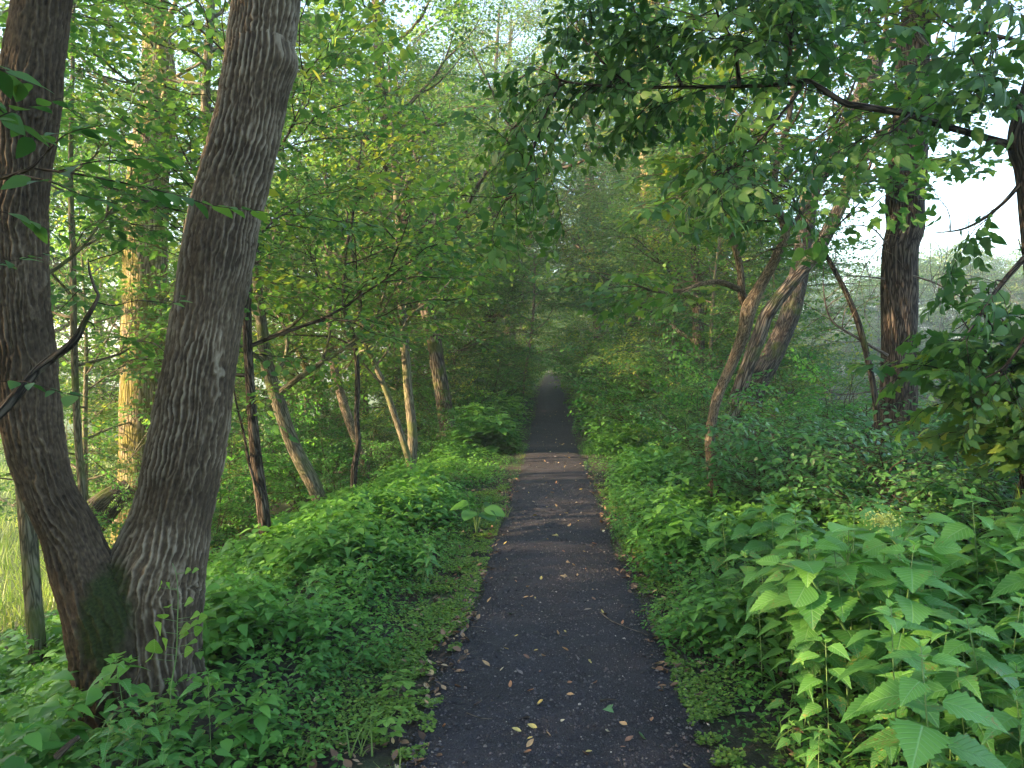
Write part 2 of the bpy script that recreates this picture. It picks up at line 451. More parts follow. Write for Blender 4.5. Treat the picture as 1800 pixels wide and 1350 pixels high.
# ------------------------------------------------------------------ ground, path, water
def ground_mats():
    m, n, l, b, out = mat('forest soil')
    g = node(n, 'ShaderNodeNewGeometry')
    sp = node(n, 'ShaderNodeSeparateXYZ'); l.new(g.outputs['Position'], sp.inputs[0])
    n1 = node(n, 'ShaderNodeTexNoise'); n1.inputs['Scale'].default_value = 30; n1.inputs['Detail'].default_value = 8; n1.inputs['Roughness'].default_value = .7
    l.new(g.outputs['Position'], n1.inputs['Vector'])
    r = ramp(n, [(.3, (.010, .008, .007)), (.55, (.03, .022, .017)), (.72, (.085, .055, .038)), (.85, (.16, .11, .075))])
    l.new(n1.outputs[0], r.inputs[0])
    n2 = node(n, 'ShaderNodeTexNoise'); n2.inputs['Scale'].default_value = 1.3; n2.inputs['Detail'].default_value = 3
    l.new(g.outputs['Position'], n2.inputs['Vector'])
    gm = ramp(n, [(.35, (.03, .06, .012)), (.7, (.10, .17, .035))]); l.new(n1.outputs[0], gm.inputs[0])
    # meadow: everything well to the left of the embankment is grass
    mr = node(n, 'ShaderNodeMapRange'); l.new(sp.outputs[0], mr.inputs[0]); mr.inputs[1].default_value = -5; mr.inputs[2].default_value = -8
    m2 = node(n, 'ShaderNodeMapRange'); l.new(n2.outputs[0], m2.inputs[0]); m2.inputs[1].default_value = .45; m2.inputs[2].default_value = .65; m2.inputs[4].default_value = .5
    mm = node(n, 'ShaderNodeMath', operation='MAXIMUM'); l.new(mr.outputs[0], mm.inputs[0]); l.new(m2.outputs[0], mm.inputs[1])
    mc = node(n, 'ShaderNodeMix', data_type='RGBA'); l.new(mm.outputs[0], mc.inputs[0]); l.new(r.outputs[0], mc.inputs[6]); l.new(gm.outputs[0], mc.inputs[7])
    l.new(mc.outputs[2], b.inputs['Base Color'])
    b.inputs['Roughness'].default_value = .95
    bp = node(n, 'ShaderNodeBump'); bp.inputs['Strength'].default_value = .9; bp.inputs['Distance'].default_value = .03
    l.new(n1.outputs[0], bp.inputs['Height']); l.new(bp.outputs[0], b.inputs['Normal'])
    soil = m
    m, n, l, b, out = mat('black cinder gravel')
    g = node(n, 'ShaderNodeNewGeometry')
    n1 = node(n, 'ShaderNodeTexNoise'); n1.inputs['Scale'].default_value = 55; n1.inputs['Detail'].default_value = 9; n1.inputs['Roughness'].default_value = .75
    l.new(g.outputs['Position'], n1.inputs['Vector'])
    v1 = node(n, 'ShaderNodeTexVoronoi'); v1.inputs['Scale'].default_value = 95; v1.inputs['Randomness'].default_value = 1
    l.new(g.outputs['Position'], v1.inputs['Vector'])
    n3 = node(n, 'ShaderNodeTexNoise'); n3.inputs['Scale'].default_value = 2.2; n3.inputs['Detail'].default_value = 4
    l.new(g.outputs['Position'], n3.inputs['Vector'])
    r = ramp(n, [(.3, (.010, .0092, .0115)), (.6, (.036, .032, .041)), (.85, (.095, .086, .10))])
    l.new(n1.outputs[0], r.inputs[0])
    # pale grains
    sep = node(n, 'ShaderNodeSeparateColor'); l.new(v1.outputs['Color'], sep.inputs[0])
    t1 = node(n, 'ShaderNodeMath', operation='GREATER_THAN'); l.new(sep.outputs[0], t1.inputs[0]); t1.inputs[1].default_value = .988
    t2 = node(n, 'ShaderNodeMath', operation='LESS_THAN'); l.new(v1.outputs['Distance'], t2.inputs[0]); t2.inputs[1].default_value = .28
    t3 = node(n, 'ShaderNodeMath', operation='MULTIPLY'); l.new(t1.outputs[0], t3.inputs[0]); l.new(t2.outputs[0], t3.inputs[1])
    mc = node(n, 'ShaderNodeMix', data_type='RGBA'); l.new(t3.outputs[0], mc.inputs[0]); l.new(r.outputs[0], mc.inputs[6]); mc.inputs[7].default_value = (.30, .27, .23, 1)
    sc = node(n, 'ShaderNodeMapRange'); l.new(n3.outputs[0], sc.inputs[0]); sc.inputs[1].default_value = .3; sc.inputs[2].default_value = .7; sc.inputs[3].default_value = .75; sc.inputs[4].default_value = 1.3
    mu = node(n, 'ShaderNodeVectorMath', operation='SCALE'); l.new(mc.outputs[2], mu.inputs[0]); l.new(sc.outputs[0], mu.inputs['Scale'])
    l.new(mu.outputs[0], b.inputs['Base Color'])
    b.inputs['Roughness'].default_value = .8
    b.inputs['Specular IOR Level'].default_value = .4
    ad = node(n, 'ShaderNodeMath', operation='MULTIPLY_ADD'); l.new(v1.outputs['Distance'], ad.inputs[0]); ad.inputs[1].default_value = -.6; l.new(n1.outputs[0], ad.inputs[2])
    bp = node(n, 'ShaderNodeBump'); bp.inputs['Strength'].default_value = 1; bp.inputs['Distance'].default_value = .012
    l.new(ad.outputs[0], bp.inputs['Height']); l.new(bp.outputs[0], b.inputs['Normal'])
    cinder = m
    m, n, l, b, out = mat('pond water with duckweed')
    g = node(n, 'ShaderNodeNewGeometry')
    n1 = node(n, 'ShaderNodeTexNoise'); n1.inputs['Scale'].default_value = .8; n1.inputs['Detail'].default_value = 8
    l.new(g.outputs['Position'], n1.inputs['Vector'])
    r = ramp(n, [(.42, (.02, .04, .03)), (.58, (.22, .36, .2))]); l.new(n1.outputs[0], r.inputs[0])
    l.new(r.outputs[0], b.inputs['Base Color'])
    rr = ramp(n, [(.42, (.06, .06, .06)), (.58, (.5, .5, .5))]); l.new(n1.outputs[0], rr.inputs[0]); l.new(rr.outputs[0], b.inputs['Roughness'])
    bp = node(n, 'ShaderNodeBump'); bp.inputs['Strength'].default_value = .15; bp.inputs['Distance'].default_value = .02
    n4 = node(n, 'ShaderNodeTexNoise'); n4.inputs['Scale'].default_value = 5; l.new(g.outputs['Position'], n4.inputs['Vector'])
    l.new(n4.outputs[0], bp.inputs['Height']); l.new(bp.outputs[0], b.inputs['Normal'])
    stone, n, l, b, out = mat('loose cinder stones')
    a = node(n, 'ShaderNodeAttribute', attribute_name='lf')
    sp = node(n, 'ShaderNodeSeparateXYZ'); l.new(a.outputs['Vector'], sp.inputs[0])
    r = ramp(n, [(0, (.012, .011, .013)), (.6, (.04, .036, .042)), (.9, (.09, .08, .085)), (.985, (.16, .145, .13)), (1, (.42, .38, .33))]); l.new(sp.outputs[2], r.inputs[0]); l.new(r.outputs[0], b.inputs['Base Color'])
    b.inputs['Roughness'].default_value = .75
    return soil, cinder, m, stone
M_soil, M_cinder, M_water, M_stone = ground_mats()

def build_ground():
    # rows and columns get coarser away from the path near the camera
    xs = np.unique(np.concatenate([np.linspace(-4, 5, 220), -4 - np.geomspace(.1, 300, 60), 5 + np.geomspace(.1, 300, 60)]))
    ys = np.unique(np.concatenate([np.linspace(1, 12, 220), 12 + np.geomspace(.1, 320, 130), 1 - np.geomspace(.1, 120, 40)]))
    X, Y = np.meshgrid(xs, ys)
    Z = ground_z(X, Y) - .012
    a = Acc(); v = np.stack([X, Y, Z], -1)
    # the far bank of the pond rises again
    far = np.clip((np.hypot(X - 10, Y * .9) - 88) / 6, 0, 1) * (X > 10)
    v[..., 2] += far * 2.9
    a.grid(v[:, ::-1], np.zeros(v.shape), wrap=False)
    tag(link('ground', a.mesh('ground', M_soil)), kind='structure')
    # path
    ys = np.concatenate([np.linspace(-4, 14, 500), 14 + np.geomspace(.05, 230, 160)])
    k = np.linspace(-1, 1, 61)
    nar = .49 + .09 * np.clip((5.5 - ys) / 2.5, 0, 1)
    hw_l = nar + .16 * (fbm(np.stack([ys * 1.3, ys * 0, ys * 0 + 3], -1), 11, 4) - .5) * 2 * .6
    hw_r = nar + .16 * (fbm(np.stack([ys * 1.3, ys * 0, ys * 0 + 9], -1), 12, 4) - .5) * 2 * .6
    K, Y = np.meshgrid(k, ys)
    wdt = np.where(K < 0, hw_l[:, None], hw_r[:, None]) * 1.12
    X = path_x(Y) + K * wdt
    Z = ground_z(X, Y) + .012 - .02 * (np.abs(K) ** 6) + (fbm(np.stack([X * 14, Y * 14, 0 * X], -1), 21, 4) - .5) * .014
    a = Acc(); a.grid(np.stack([X, Y, Z], -1)[:, ::-1], np.zeros(X.shape + (3,)), wrap=False)
    tag(link('path', a.mesh('path', M_cinder)), kind='structure')
    # water
    a = Acc()
    v = np.array([[[9, -40, -2.5], [260, -40, -2.5]], [[9, 300, -2.5], [260, 300, -2.5]]], float)
    a.grid(v[:, ::1], np.zeros(v.shape), wrap=False)
    tag(link('water', a.mesh('water', M_water)), kind='structure')
    # loose gravel on the path
    rng = np.random.default_rng(3)
    n = 26000
    y = 1.9 + 9 * rng.random(n) ** 1.7
    x = path_x(y) + rng.normal(0, .33, n).clip(-.68, .68)
    x = np.where(rng.random(n) < .5, x, path_x(y) + (rng.random(n) - .5) * 1.3)
    z = ground_z(x, y) + .012
    sz = .0025 + .006 * rng.random(n) ** 5 + .0015 * rng.random(n)
    oct_ = (np.array([(1, 0, 0), (0, 1, 0), (-1, 0, 0), (0, -1, 0), (.2, .1, .8), (0, 0, -.5)], float),
            [(0, 1, 4), (1, 2, 4), (2, 3, 4), (3, 0, 4), (1, 0, 5), (2, 1, 5), (3, 2, 5), (0, 3, 5)])
    a = Acc()
    d = norm(np.stack([rng.normal(size=n), rng.normal(size=n), rng.normal(size=n) * .3], -1))
    a.inst(oct_, np.stack([x, y, z], -1), d, np.tile(A(0, 0, 1), (n, 1)), sz * 1.3, rng.random(n), wid=.6 + .8 * rng.random(n))
    tag(link('gravel', a.mesh('gravel', M_stone, smooth=False)), 'fine black cinder gravel loose on the path', 'gravel', kind='stuff')
build_ground()

# ------------------------------------------------------------------ wood
def catmull(pts, n):
    pts = np.asarray(pts, float)
    k = len(pts)
    if k == 2:
        t = np.linspace(0, 1, n)[:, None]
        return pts[0] * (1 - t) + pts[1] * t
    ext = np.vstack([2 * pts[0] - pts[1], pts, 2 * pts[-1] - pts[-2]])
    s = np.linspace(0, k - 1, n)
    i = np.minimum(s.astype(int), k - 2)
    t = (s - i)[:, None]
    p0, p1, p2, p3 = ext[i], ext[i + 1], ext[i + 2], ext[i + 3]
    return .5 * ((2 * p1) + (-p0 + p2) * t + (2 * p0 - 5 * p1 + 4 * p2 - p3) * t ** 2 + (-p0 + 3 * p1 - 3 * p2 + p3) * t ** 3)

def frames(c):
    t = norm(np.gradient(c, axis=0))
    ref = A(1, 0, 0) if abs(t[0][0]) < .9 else A(0, 1, 0)
    u = norm(ref - t * (t @ ref)[:, None])
    w_ = np.cross(t, u)
    return t, u, w_

def tube(acc, pts, radii, seg=8, n=None, lump=.0, seed=0, close=True):
    """bark-mapped tube along the points; value stored per vertex = position on an unrolled cylinder"""
    pts = np.asarray(pts, float)
    n = n or max(2, len(pts) * 3)
    pr = np.column_stack([pts, np.asarray(radii, float)])
    pr = catmull(pr, n)
    c, r = pr[:, :3], np.maximum(pr[:, 3], .0008)
    t, u, w_ = frames(c)
    s = np.concatenate([[0], np.cumsum(np.linalg.norm(np.diff(c, axis=0), axis=1))])
    th = np.linspace(0, 2 * np.pi, seg, endpoint=False)
    cs, sn = np.cos(th), np.sin(th)
    rm = float(np.median(r))
    bk = np.stack([np.broadcast_to(cs * rm, (n, seg)), np.broadcast_to(sn * rm, (n, seg)), np.broadcast_to(s[:, None], (n, seg))], -1) + A(seed * 1.7, seed * .9, seed * 3.1)
    rr = np.broadcast_to(r[:, None], (n, seg)).copy()
    if lump:
        rr *= 1 + lump * (fbm(bk * A(1.2 / max(rm, .05), 1.2 / max(rm, .05), 2.0), seed, 3) - .5) * 2
    v = c[:, None] + rr[..., None] * (u[:, None] * cs[None, :, None] + w_[:, None] * sn[None, :, None])
    acc.grid(v, bk, close=close)
    return c, t

def ridged(bk, th, rm, seed):
    """long wavy bark ridges that run up the stem, part and join again: 1 on the tops, 0 in the furrows"""
    N = round(2 * math.pi * rm / .031)
    rag = (fbm(bk * A(75, 75, 22) + 41, seed + 15, 3) - .5) * 1.1
    q = bk * A(1, 1, .42)
    w1 = (fbm(q * 7 + 5, seed, 3) - .5) * 9 + (fbm(bk * A(26, 26, 14) + 9, seed + 2, 2) - .5) * 2.6
    w2 = (fbm(q * 6 + 25, seed + 5, 3) - .5) * 11 + (fbm(bk * A(30, 30, 16) + 19, seed + 7, 2) - .5) * 2.4
    s1 = np.abs(np.sin(th[None, :] * N / 2 + w1)) + rag
    s2 = np.abs(np.sin(th[None, :] * round(N * .62) / 2 + 1.1 + w2)) + rag * .8
    h1 = 1 - np.clip((s1 - .16) / .55, 0, 1)
    h2 = 1 - np.clip((s2 - .10) / .38, 0, 1)
    m1 = np.clip(fbm(bk * A(9, 9, 4) + 3, seed + 11, 2) * 2.6 - .5, .25, 1)
    worn = np.clip(fbm(bk * A(5, 5, 3) + 63, seed + 12, 3) * 3.2 - .55, .5, 1)
    return np.maximum(h1 * m1, h2 * np.clip(1.25 - m1, .2, .9)) * worn

def near_trunk(specs, name, material, parent, depth=.016, sc=33, res=(360, 900)):
    """high-resolution stems with the bark furrows modelled; specs: list of (points, radii, seed, moss function)"""
    acc = Acc(); ridge = []; moss = []
    for pts, radii, seed, mossf in specs:
        n, seg = res[1], res[0]
        pr = catmull(np.column_stack([pts, radii]), n)
        c, r = pr[:, :3], pr[:, 3]
        t, u, w_ = frames(c)
        s = np.concatenate([[0], np.cumsum(np.linalg.norm(np.diff(c, axis=0), axis=1))])
        th = np.linspace(0, 2 * np.pi, seg, endpoint=False)
        cs, sn = np.cos(th), np.sin(th)
        rm = float(np.median(r))
        bk = np.stack([np.broadcast_to(cs * rm, (n, seg)), np.broadcast_to(sn * rm, (n, seg)), np.broadcast_to(s[:, None], (n, seg))], -1) + A(seed * 1.7, 0, 0)
        h = ridged(bk, th, rm, seed)
        fine = fbm(bk * A(90, 90, 55), seed + 40, 3)
        sc_ = P(70, 75, 3.9) if seed == 1 else P(500, 105, 4.2)
        c3 = c[:, None] + r[:, None, None] * (u[:, None] * cs[None, :, None] + w_[:, None] * sn[None, :, None])
        e = np.exp(-(((c3 - sc_) * (A(1 / .05, 1 / .3, 1 / .20) if seed == 1 else A(1 / .09, 1 / .2, 1 / .07))) ** 2).sum(-1))
        if seed == 1:      # a strip of bare tan wood
            h = h * (1 - np.clip(e * 2, 0, 1)) + .15 * np.clip(e * 2, 0, 1)
        lumps = (0 if seed == 1 else .14 * e) + (fbm(bk * A(2.6, 2.6, 1.6), seed + 50, 3) - .5) * .11
        rr = r[:, None] * (1 + lumps) + depth * (h - .5) + (fine - .5) * depth * .55
        v = c[:, None] + rr[..., None] * (u[:, None] * cs[None, :, None] + w_[:, None] * sn[None, :, None])
        acc.grid(v, bk, close=True)
        ridge.append(((h * .62) * (.55 if seed == 1 else 1) + fine * .55 + .30 * (fbm(bk * A(3, 3, 2), seed + 70, 3) - .5) - (.09 if seed == 1 else .02)).ravel())  # left stem's bark toned darker, partly standing in for its shade
        moss.append(mossf(v).ravel())
    me = acc.mesh(name, material, att='bk')
    for nm, arr in (('ridge', ridge), ('moss', moss)):
        at = me.attributes.new(nm, 'FLOAT', 'POINT')
        at.data.foreach_set('value', np.concatenate(arr).astype(np.float32))
    return link(name, me, parent)

# ------------------------------------------------------------------ sprays of leaves
def make_spray(leafT, leaf, L, ntw, nlf, seed, flat=.25, droop=.12, hang=.0, spread=.9, twl=.45, petiole=.3):
    """a leafy branch along +Y, blades mostly facing +Z. returns (leaf block, wood block); lengths in metres"""
    rng = np.random.default_rng(seed)
    la, wa = Acc(), Acc()
    n = 7
    t = np.linspace(0, 1, n)
    wob = rng.normal(0, .03, (n, 3)).cumsum(0) * L
    main = np.stack([0 * t, t * L, -droop * L * t ** 2], -1) + wob * A(1, .3, .6)
    main[0] = 0
    tube(wa, main, np.linspace(.006, .0015, n) * (L / 1.0) ** .8, seg=4, n=n, close=False)
    O, D, U, Z = [], [], [], []
    def leaves(line, k, t0=.15):
        tt = t0 + (1 - t0) * (np.arange(k) + rng.random(k) * .4) / k
        f = tt * (len(line) - 1)
        i = np.minimum(f.astype(int), len(line) - 2)
        p = line[i] + (line[i + 1] - line[i]) * (f - i)[:, None]
        dr = norm(line[i + 1] - line[i])
        sd = np.where(np.arange(k) % 2 == 0, 1, -1)[:, None] * norm(np.cross(dr, A(0, 0, 1)))
        d = norm(dr * (.45 + .5 * rng.random((k, 1))) + sd * (.9 + .3 * rng.random((k, 1))) + rng.normal(0, .22, (k, 3)) - A(0, 0, 1) * (hang + .12))
        up = norm(A(0, 0, 1) + rng.normal(0, flat, (k, 3)) - d * 0 + (dr * hang))
        sz = leaf * (.55 + .65 * rng.random(k)) * (1 - .25 * (tt > .9))
        O.append(p + d * (leaf * petiole)); D.append(d); U.append(up); Z.append(sz)
    for j in range(ntw):
        q = (.12 + .86 * (j + rng.random() * .5) / ntw)
        f = q * (n - 1); i = min(int(f), n - 2)
        p0 = main[i] + (main[i + 1] - main[i]) * (f - i)
        dr = norm(main[i + 1] - main[i])
        sd = (1 if j % 2 else -1) * norm(np.cross(dr, A(0, 0, 1)))
        d = norm(dr * (.7 + .3 * rng.random()) + sd * spread + A(0, 0, 1) * rng.normal(.0, .18))
        l = L * twl * (1.1 - .75 * q) * (.7 + .5 * rng.random())
        tt = np.linspace(0, 1, 4)[:, None]
        line = p0 + d * l * tt + A(0, 0, -droop * 1.3) * l * tt ** 2 + rng.normal(0, .03, (4, 3)) * l * tt
        tube(wa, line, np.linspace(.0028, .001, 4), seg=3, n=4, close=False)
        leaves(line, max(3, int(nlf * l / (L * twl))))
    leaves(main[3:], nlf)
    O = np.concatenate(O); D = np.concatenate(D); U = np.concatenate(U); Z = np.concatenate(Z)
    la.inst(leafT, O, D, U, Z, rng.random(len(O)), wid=.85 + .35 * rng.random(len(O)))
    return la.arrays(), wa.arrays()

OV6 = leaf_oval6()
DIA = leaf_diamond()
MAP = leaf_maple()
OVN = leaf_strip(6, prof_acuminate(.27, .38, .8), 0, droop=.22, fold=.2)
ELM = leaf_strip(7, prof_acuminate(.24, .42, .75), 0, droop=.18, fold=.15)
SER = leaf_strip(14, prof_acuminate(.33, .30, 1.0), .10, droop=.30, fold=.22)
SERN = leaf_strip(14, prof_acuminate(.26, .26, 1.15), .13, droop=.42, fold=.3)
SERW = leaf_strip(16, prof_acuminate(.40, .30, .9), .12, droop=.34, fold=.14)
ROU = leaf_strip(9, prof_acuminate(.44, .42, .6), 0, droop=.22, fold=.14)

SP = {
    'sapling': [make_spray(MAP, .125, .8, 6, 4, 700 + i, flat=.35, hang=.25, twl=.4) for i in range(5)],
    'maple': [make_spray(MAP, .095, 1.1, 9, 7, 100 + i, flat=.3, hang=.15) for i in range(5)],
    'mid':   [make_spray(OV6, .098, 1.2, 9, 9, 200 + i, flat=.32, hang=.1) for i in range(5)],
    'far':   [make_spray(DIA, .125, 1.9, 11, 10, 300 + i, flat=.4, hang=.12) for i in range(5)],
    'fine':  [make_spray(OV6, .064, .9, 10, 9, 400 + i, flat=.45, hang=.1, droop=.2) for i in range(5)],
    'hang':  [make_spray(OVN, .12, .85, 7, 6, 500 + i, flat=.35, hang=.5, droop=.35) for i in range(5)],
    'cool':  [make_spray(OVN, .085, .8, 7, 6, 600 + i, flat=.35, hang=.1, spread=.7) for i in range(4)],
}

def place_sprays(LA, WA, kind, o, d, sc, rng, upj=.25, rnd=None):
    n = len(o)
    d = norm(d)
    up = norm(A(0, 0, 1) + rng.normal(0, upj, (n, 3)))
    x = norm(np.cross(d, up)); z = np.cross(x, d)
    M = np.stack([x, d, z], -1)
    pick = rng.integers(0, len(SP[kind]), n)
    for k in range(len(SP[kind])):
        m = pick == k
        if not m.any():
            continue
        lb, wb = SP[kind][k]
        LA.block(lb, M[m], o[m], sc[m], rng.random(m.sum()))
        WA.block(wb, M[m], o[m], sc[m])

def limb(rng, p0, d0, L, up=.25, wander=.16, n=7):
    pts = [np.array(p0, float)]
    d = norm(np.array(d0, float))
    for i in range(n - 1):
        d = norm(d + rng.normal(0, wander, 3) + A(0, 0, up) / (n - 1))
        pts.append(pts[-1] + d * L / (n - 1))
    return np.array(pts)

def tree_parts(trunk_pts, trunk_r, kind, seed, t0=.25, nlimb=14, limb_len=3.0, nspray=6, up=.3, elev=.35, lump=.12, seg=14, spray_sc=1.0, bias=None, sub=2, extra_limbs=(), shape=None):
    """trunk, limbs and leaf sprays of one tree; returns (wood Acc, leaf Acc)"""
    rng = np.random.default_rng(seed)
    WA, LA, BA = Acc(), Acc(), Acc()
    tp = np.asarray(trunk_pts, float)
    c, t = tube(WA, tp, trunk_r, seg=seg, n=max(12, len(tp) * 8), lump=lump, seed=seed % 17)
    rad = catmull(np.column_stack([tp, trunk_r]), len(c))[:, 3]
    O, D, SC = [], [], []
    def along(line, k, t_from=.3):
        tt = t_from + (1 - t_from) * (np.arange(k) + rng.random(k)) / k
        tt[-1] = 1.0
        f = tt * (len(line) - 1); i = np.minimum(f.astype(int), len(line) - 2)
        p = line[i] + (line[i + 1] - line[i]) * (f - i)[:, None]
        dr = norm(line[i + 1] - line[i])
        sd = norm(np.cross(dr, A(0, 0, 1))) * np.where(np.arange(k) % 2 == 0, 1, -1)[:, None]
        mixs = (rng.random((k, 1)) * .9 + .3) * (1 - .85 * (tt[:, None] > .97))
        d = norm(dr * .8 + sd * mixs + rng.normal(0, .2, (k, 3)))
        d[:, 2] *= .6
        O.append(p); D.append(d); SC.append(spray_sc * (.65 + .6 * rng.random(k)))
    az = rng.random() * 6.28
    for j in range(nlimb):
        q = t0 + (1 - t0) * (j + rng.random() * .6) / nlimb
        i = min(int(q * (len(c) - 1)), len(c) - 1)
        az += 2.4 + rng.normal(0, .35)
        e = elev + .5 * (q - t0) + rng.normal(0, .12)
        d = A(math.cos(az) * math.cos(e), math.sin(az) * math.cos(e), math.sin(e))
        if bias is not None:
            d = norm(d + np.asarray(bias))
        prof = 1.0 - .6 * ((q - t0) / (1 - t0)) if shape is None else shape((q - t0) / (1 - t0))
        L = limb_len * prof * (.75 + .5 * rng.random())
        line = limb(rng, c[i], d, L, up=up)
        r0 = min(rad[i] * .5, .012 + .016 * L)
        tube(BA, line, np.linspace(r0, .006, len(line)), seg=6, n=10, seed=j)
        along(line, max(2, int(nspray * L / limb_len)))
        for s_ in range(sub):
            k = rng.integers(2, len(line) - 1)
            dd = norm((line[k + 1 if k + 1 < len(line) else k] - line[k - 1])) + norm(rng.normal(0, 1, 3)) * .8 * A(1, 1, .5)
            l2 = limb(rng, line[k], dd, L * .5, up=up * .6, n=5)
            tube(BA, l2, np.linspace(r0 * .5, .004, len(l2)), seg=5, n=7, seed=j + s_)
            along(l2, max(2, int(nspray * .45)), .35)
    for line, k, r0 in extra_limbs:
        line = np.asarray(line, float)
        tube(WA, line, np.linspace(r0, .006, len(line)), seg=8, n=len(line) * 5, seed=3, lump=.1)
        along(catmull(line, 12), k, .25)
    along(c[int(len(c) * .9):], 3, .2)
    O = np.concatenate(O); D = np.concatenate(D); SC = np.concatenate(SC)
    place_sprays(LA, BA, kind, O, D, SC, rng)
    LA.branches = BA
    return WA, LA

def build_tree(name, label, cat, base, W, L, barkm, leafm, group=None, wood='trunk', crown='crown'):
    """vertices come in world coordinates; the thing's origin is its base"""
    base = np.asarray(base, float)
    root = thing(name, base, label, cat, group)
    BA = getattr(L, 'branches', None)
    for acc in (W, L, BA):
        if acc is not None:
            acc.v = [x - base.astype(np.float32) for x in acc.v]
    link(wood, W.mesh(wood, barkm, att='bk'), root)
    if BA is not None and BA.v:
        link('branches', BA.mesh('branches', barkm, att='bk'), root)
    if L is not None and L.v:
        link(crown, L.mesh(crown, leafm), root)
    return root

# ------------------------------------------------------------------ 1. the forked tree in the left foreground
def edges_to_axis(rows, Y, dY=0.0):
    """rows: (v, left edge px, right edge px) -> centre line and radii at depth Y (+dY over the rows)"""
    pts, rad = [], []
    for i, (v, a, b) in enumerate(rows):
        y = Y + dY * i / max(1, len(rows) - 1)
        pts.append(P((a + b) / 2, v, y)); rad.append((b - a) / 2 / F * y)
    return np.array(pts), np.array(rad)

def forked_tree():
    Y = 4.0
    rl = [(1330, 128, 262), (1240, 140, 290), (1150, 130, 285), (1080, 116, 262), (1010, 94, 205), (930, 72, 168), (850, 38, 124), (750, 8, 104), (650, 2, 95), (550, -8, 84), (450, -12, 80),
          (380, -14, 79), (300, -5, 84), (200, 0, 98), (100, 14, 108), (0, 27, 119), (-150, 45, 140), (-400, 60, 160), (-900, 80, 170)]
    rr = [(1330, 200, 372), (1240, 195, 362), (1150, 190, 352), (1080, 186, 352), (1020, 188, 356), (960, 214, 364), (900, 238, 371), (825, 256, 385), (750, 272, 399), (650, 291, 411), (550, 307, 426), (450, 323, 444),
          (380, 336, 455), (300, 357, 476), (200, 384, 496), (110, 401, 514), (80, 404, 512), (0, 412, 523), (-150, 425, 540), (-400, 440, 560), (-900, 450, 560)]
    pl, ql = edges_to_axis(rl, Y, -.25)
    pr, qr = edges_to_axis(rr, Y + .02, .35)
    crotch = P(188, 1090, Y - .2)
    def moss(v):
        d = (v - crotch) * A(1 / .12, 1 / .5, 1 / .27)
        g = np.exp(-(d ** 2).sum(-1) * .9)
        low = np.clip((-.0 - v[..., 2]) / .25, 0, 1) * .55
        return np.clip(g * 1.25 + low, 0, 1) * (.55 + .7 * fbm(v * 22, 77, 3))
    root = thing('forked_tree', P(240, 1235, Y), 'large forked tree with two thick furrowed grey brown stems at the left of the path', 'tree')
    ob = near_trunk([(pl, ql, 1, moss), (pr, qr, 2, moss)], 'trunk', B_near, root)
    ob.location = -np.array(root.location)
    # crown high above the frame, with a few low sprays
    rng = np.random.default_rng(5)
    WA, LA = Acc(), Acc()
    O, D, SC = [], [], []
    for stem, k in ((pl, -1), (pr, 1)):
        for j in range(9):
            p0 = stem[-1] * (1 - j / 14) + stem[-3] * (j / 14) if j < 7 else stem[-2]
            az = j * 2.4 + k
            line = limb(rng, p0, A(math.cos(az), math.sin(az), .4), 3.2, up=.3)
            tube(WA, line, np.linspace(.05, .01, len(line)), seg=6)
            for q in np.linspace(1, 6, 9):
                i = min(int(q), 5)
                O.append(line[i] + (line[i + 1] - line[i]) * (q - i)); D.append(norm(line[i + 1] - line[i]) + rng.normal(0, .5, 3) * A(1, 1, .4)); SC.append(1.0 + .5 * rng.random())
    place_sprays(LA, WA, 'mid', np.array(O), np.array(D), np.array(SC), rng)
    b = np.array(root.location)
    for acc in (WA, LA):
        acc.v = [x - b.astype(np.float32) for x in acc.v]
    link('branches', WA.mesh('branches', B_dark, att='bk'), root)
    link('crown', LA.mesh('crown', M_maple), root)
forked_tree()

# ------------------------------------------------------------------ 2. named trunks, pixel-traced in the photograph, each at its own depth
def traced(name, label, cat, rows, Y, barkm, leafm, kind, seed, dY=0.0, top=None, group=None, ground_base=True, **kw):
    """rows from the top down or bottom up: (v, centre px, width px)"""
    pts = []; rad = []
    for i, (v, u, wd) in enumerate(rows):
        y = Y + dY * i / max(1, len(rows) - 1)
        pts.append(P(u, v, y)); rad.append(wd / 2 / F * y * .95)
    if ground_base:
        b = pts[0].copy()
        gz = float(ground_z(b[0], b[1]))
        if b[2] > gz - .1:
            b2 = b.copy(); b2[2] = gz - .15
            if len(pts) > 1:
                b2[:2] -= (pts[1] - pts[0])[:2] * .1
            pts.insert(0, b2); rad.insert(0, rad[0] * 1.15)
    if top is not None:
        for dz, r in top:
            dr = norm(pts[-1] - pts[-2]); dr = norm(dr + A(0, 0, .5))
            pts.append(pts[-1] + dr * dz); rad.append(r)
    W, L = tree_parts(np.array(pts), np.array(rad), kind, seed, **kw)
    base = pts[0].copy(); base[2] = float(ground_z(base[0], base[1]))
    return build_tree(name, label, cat, base, W, L, barkm, leafm, group)

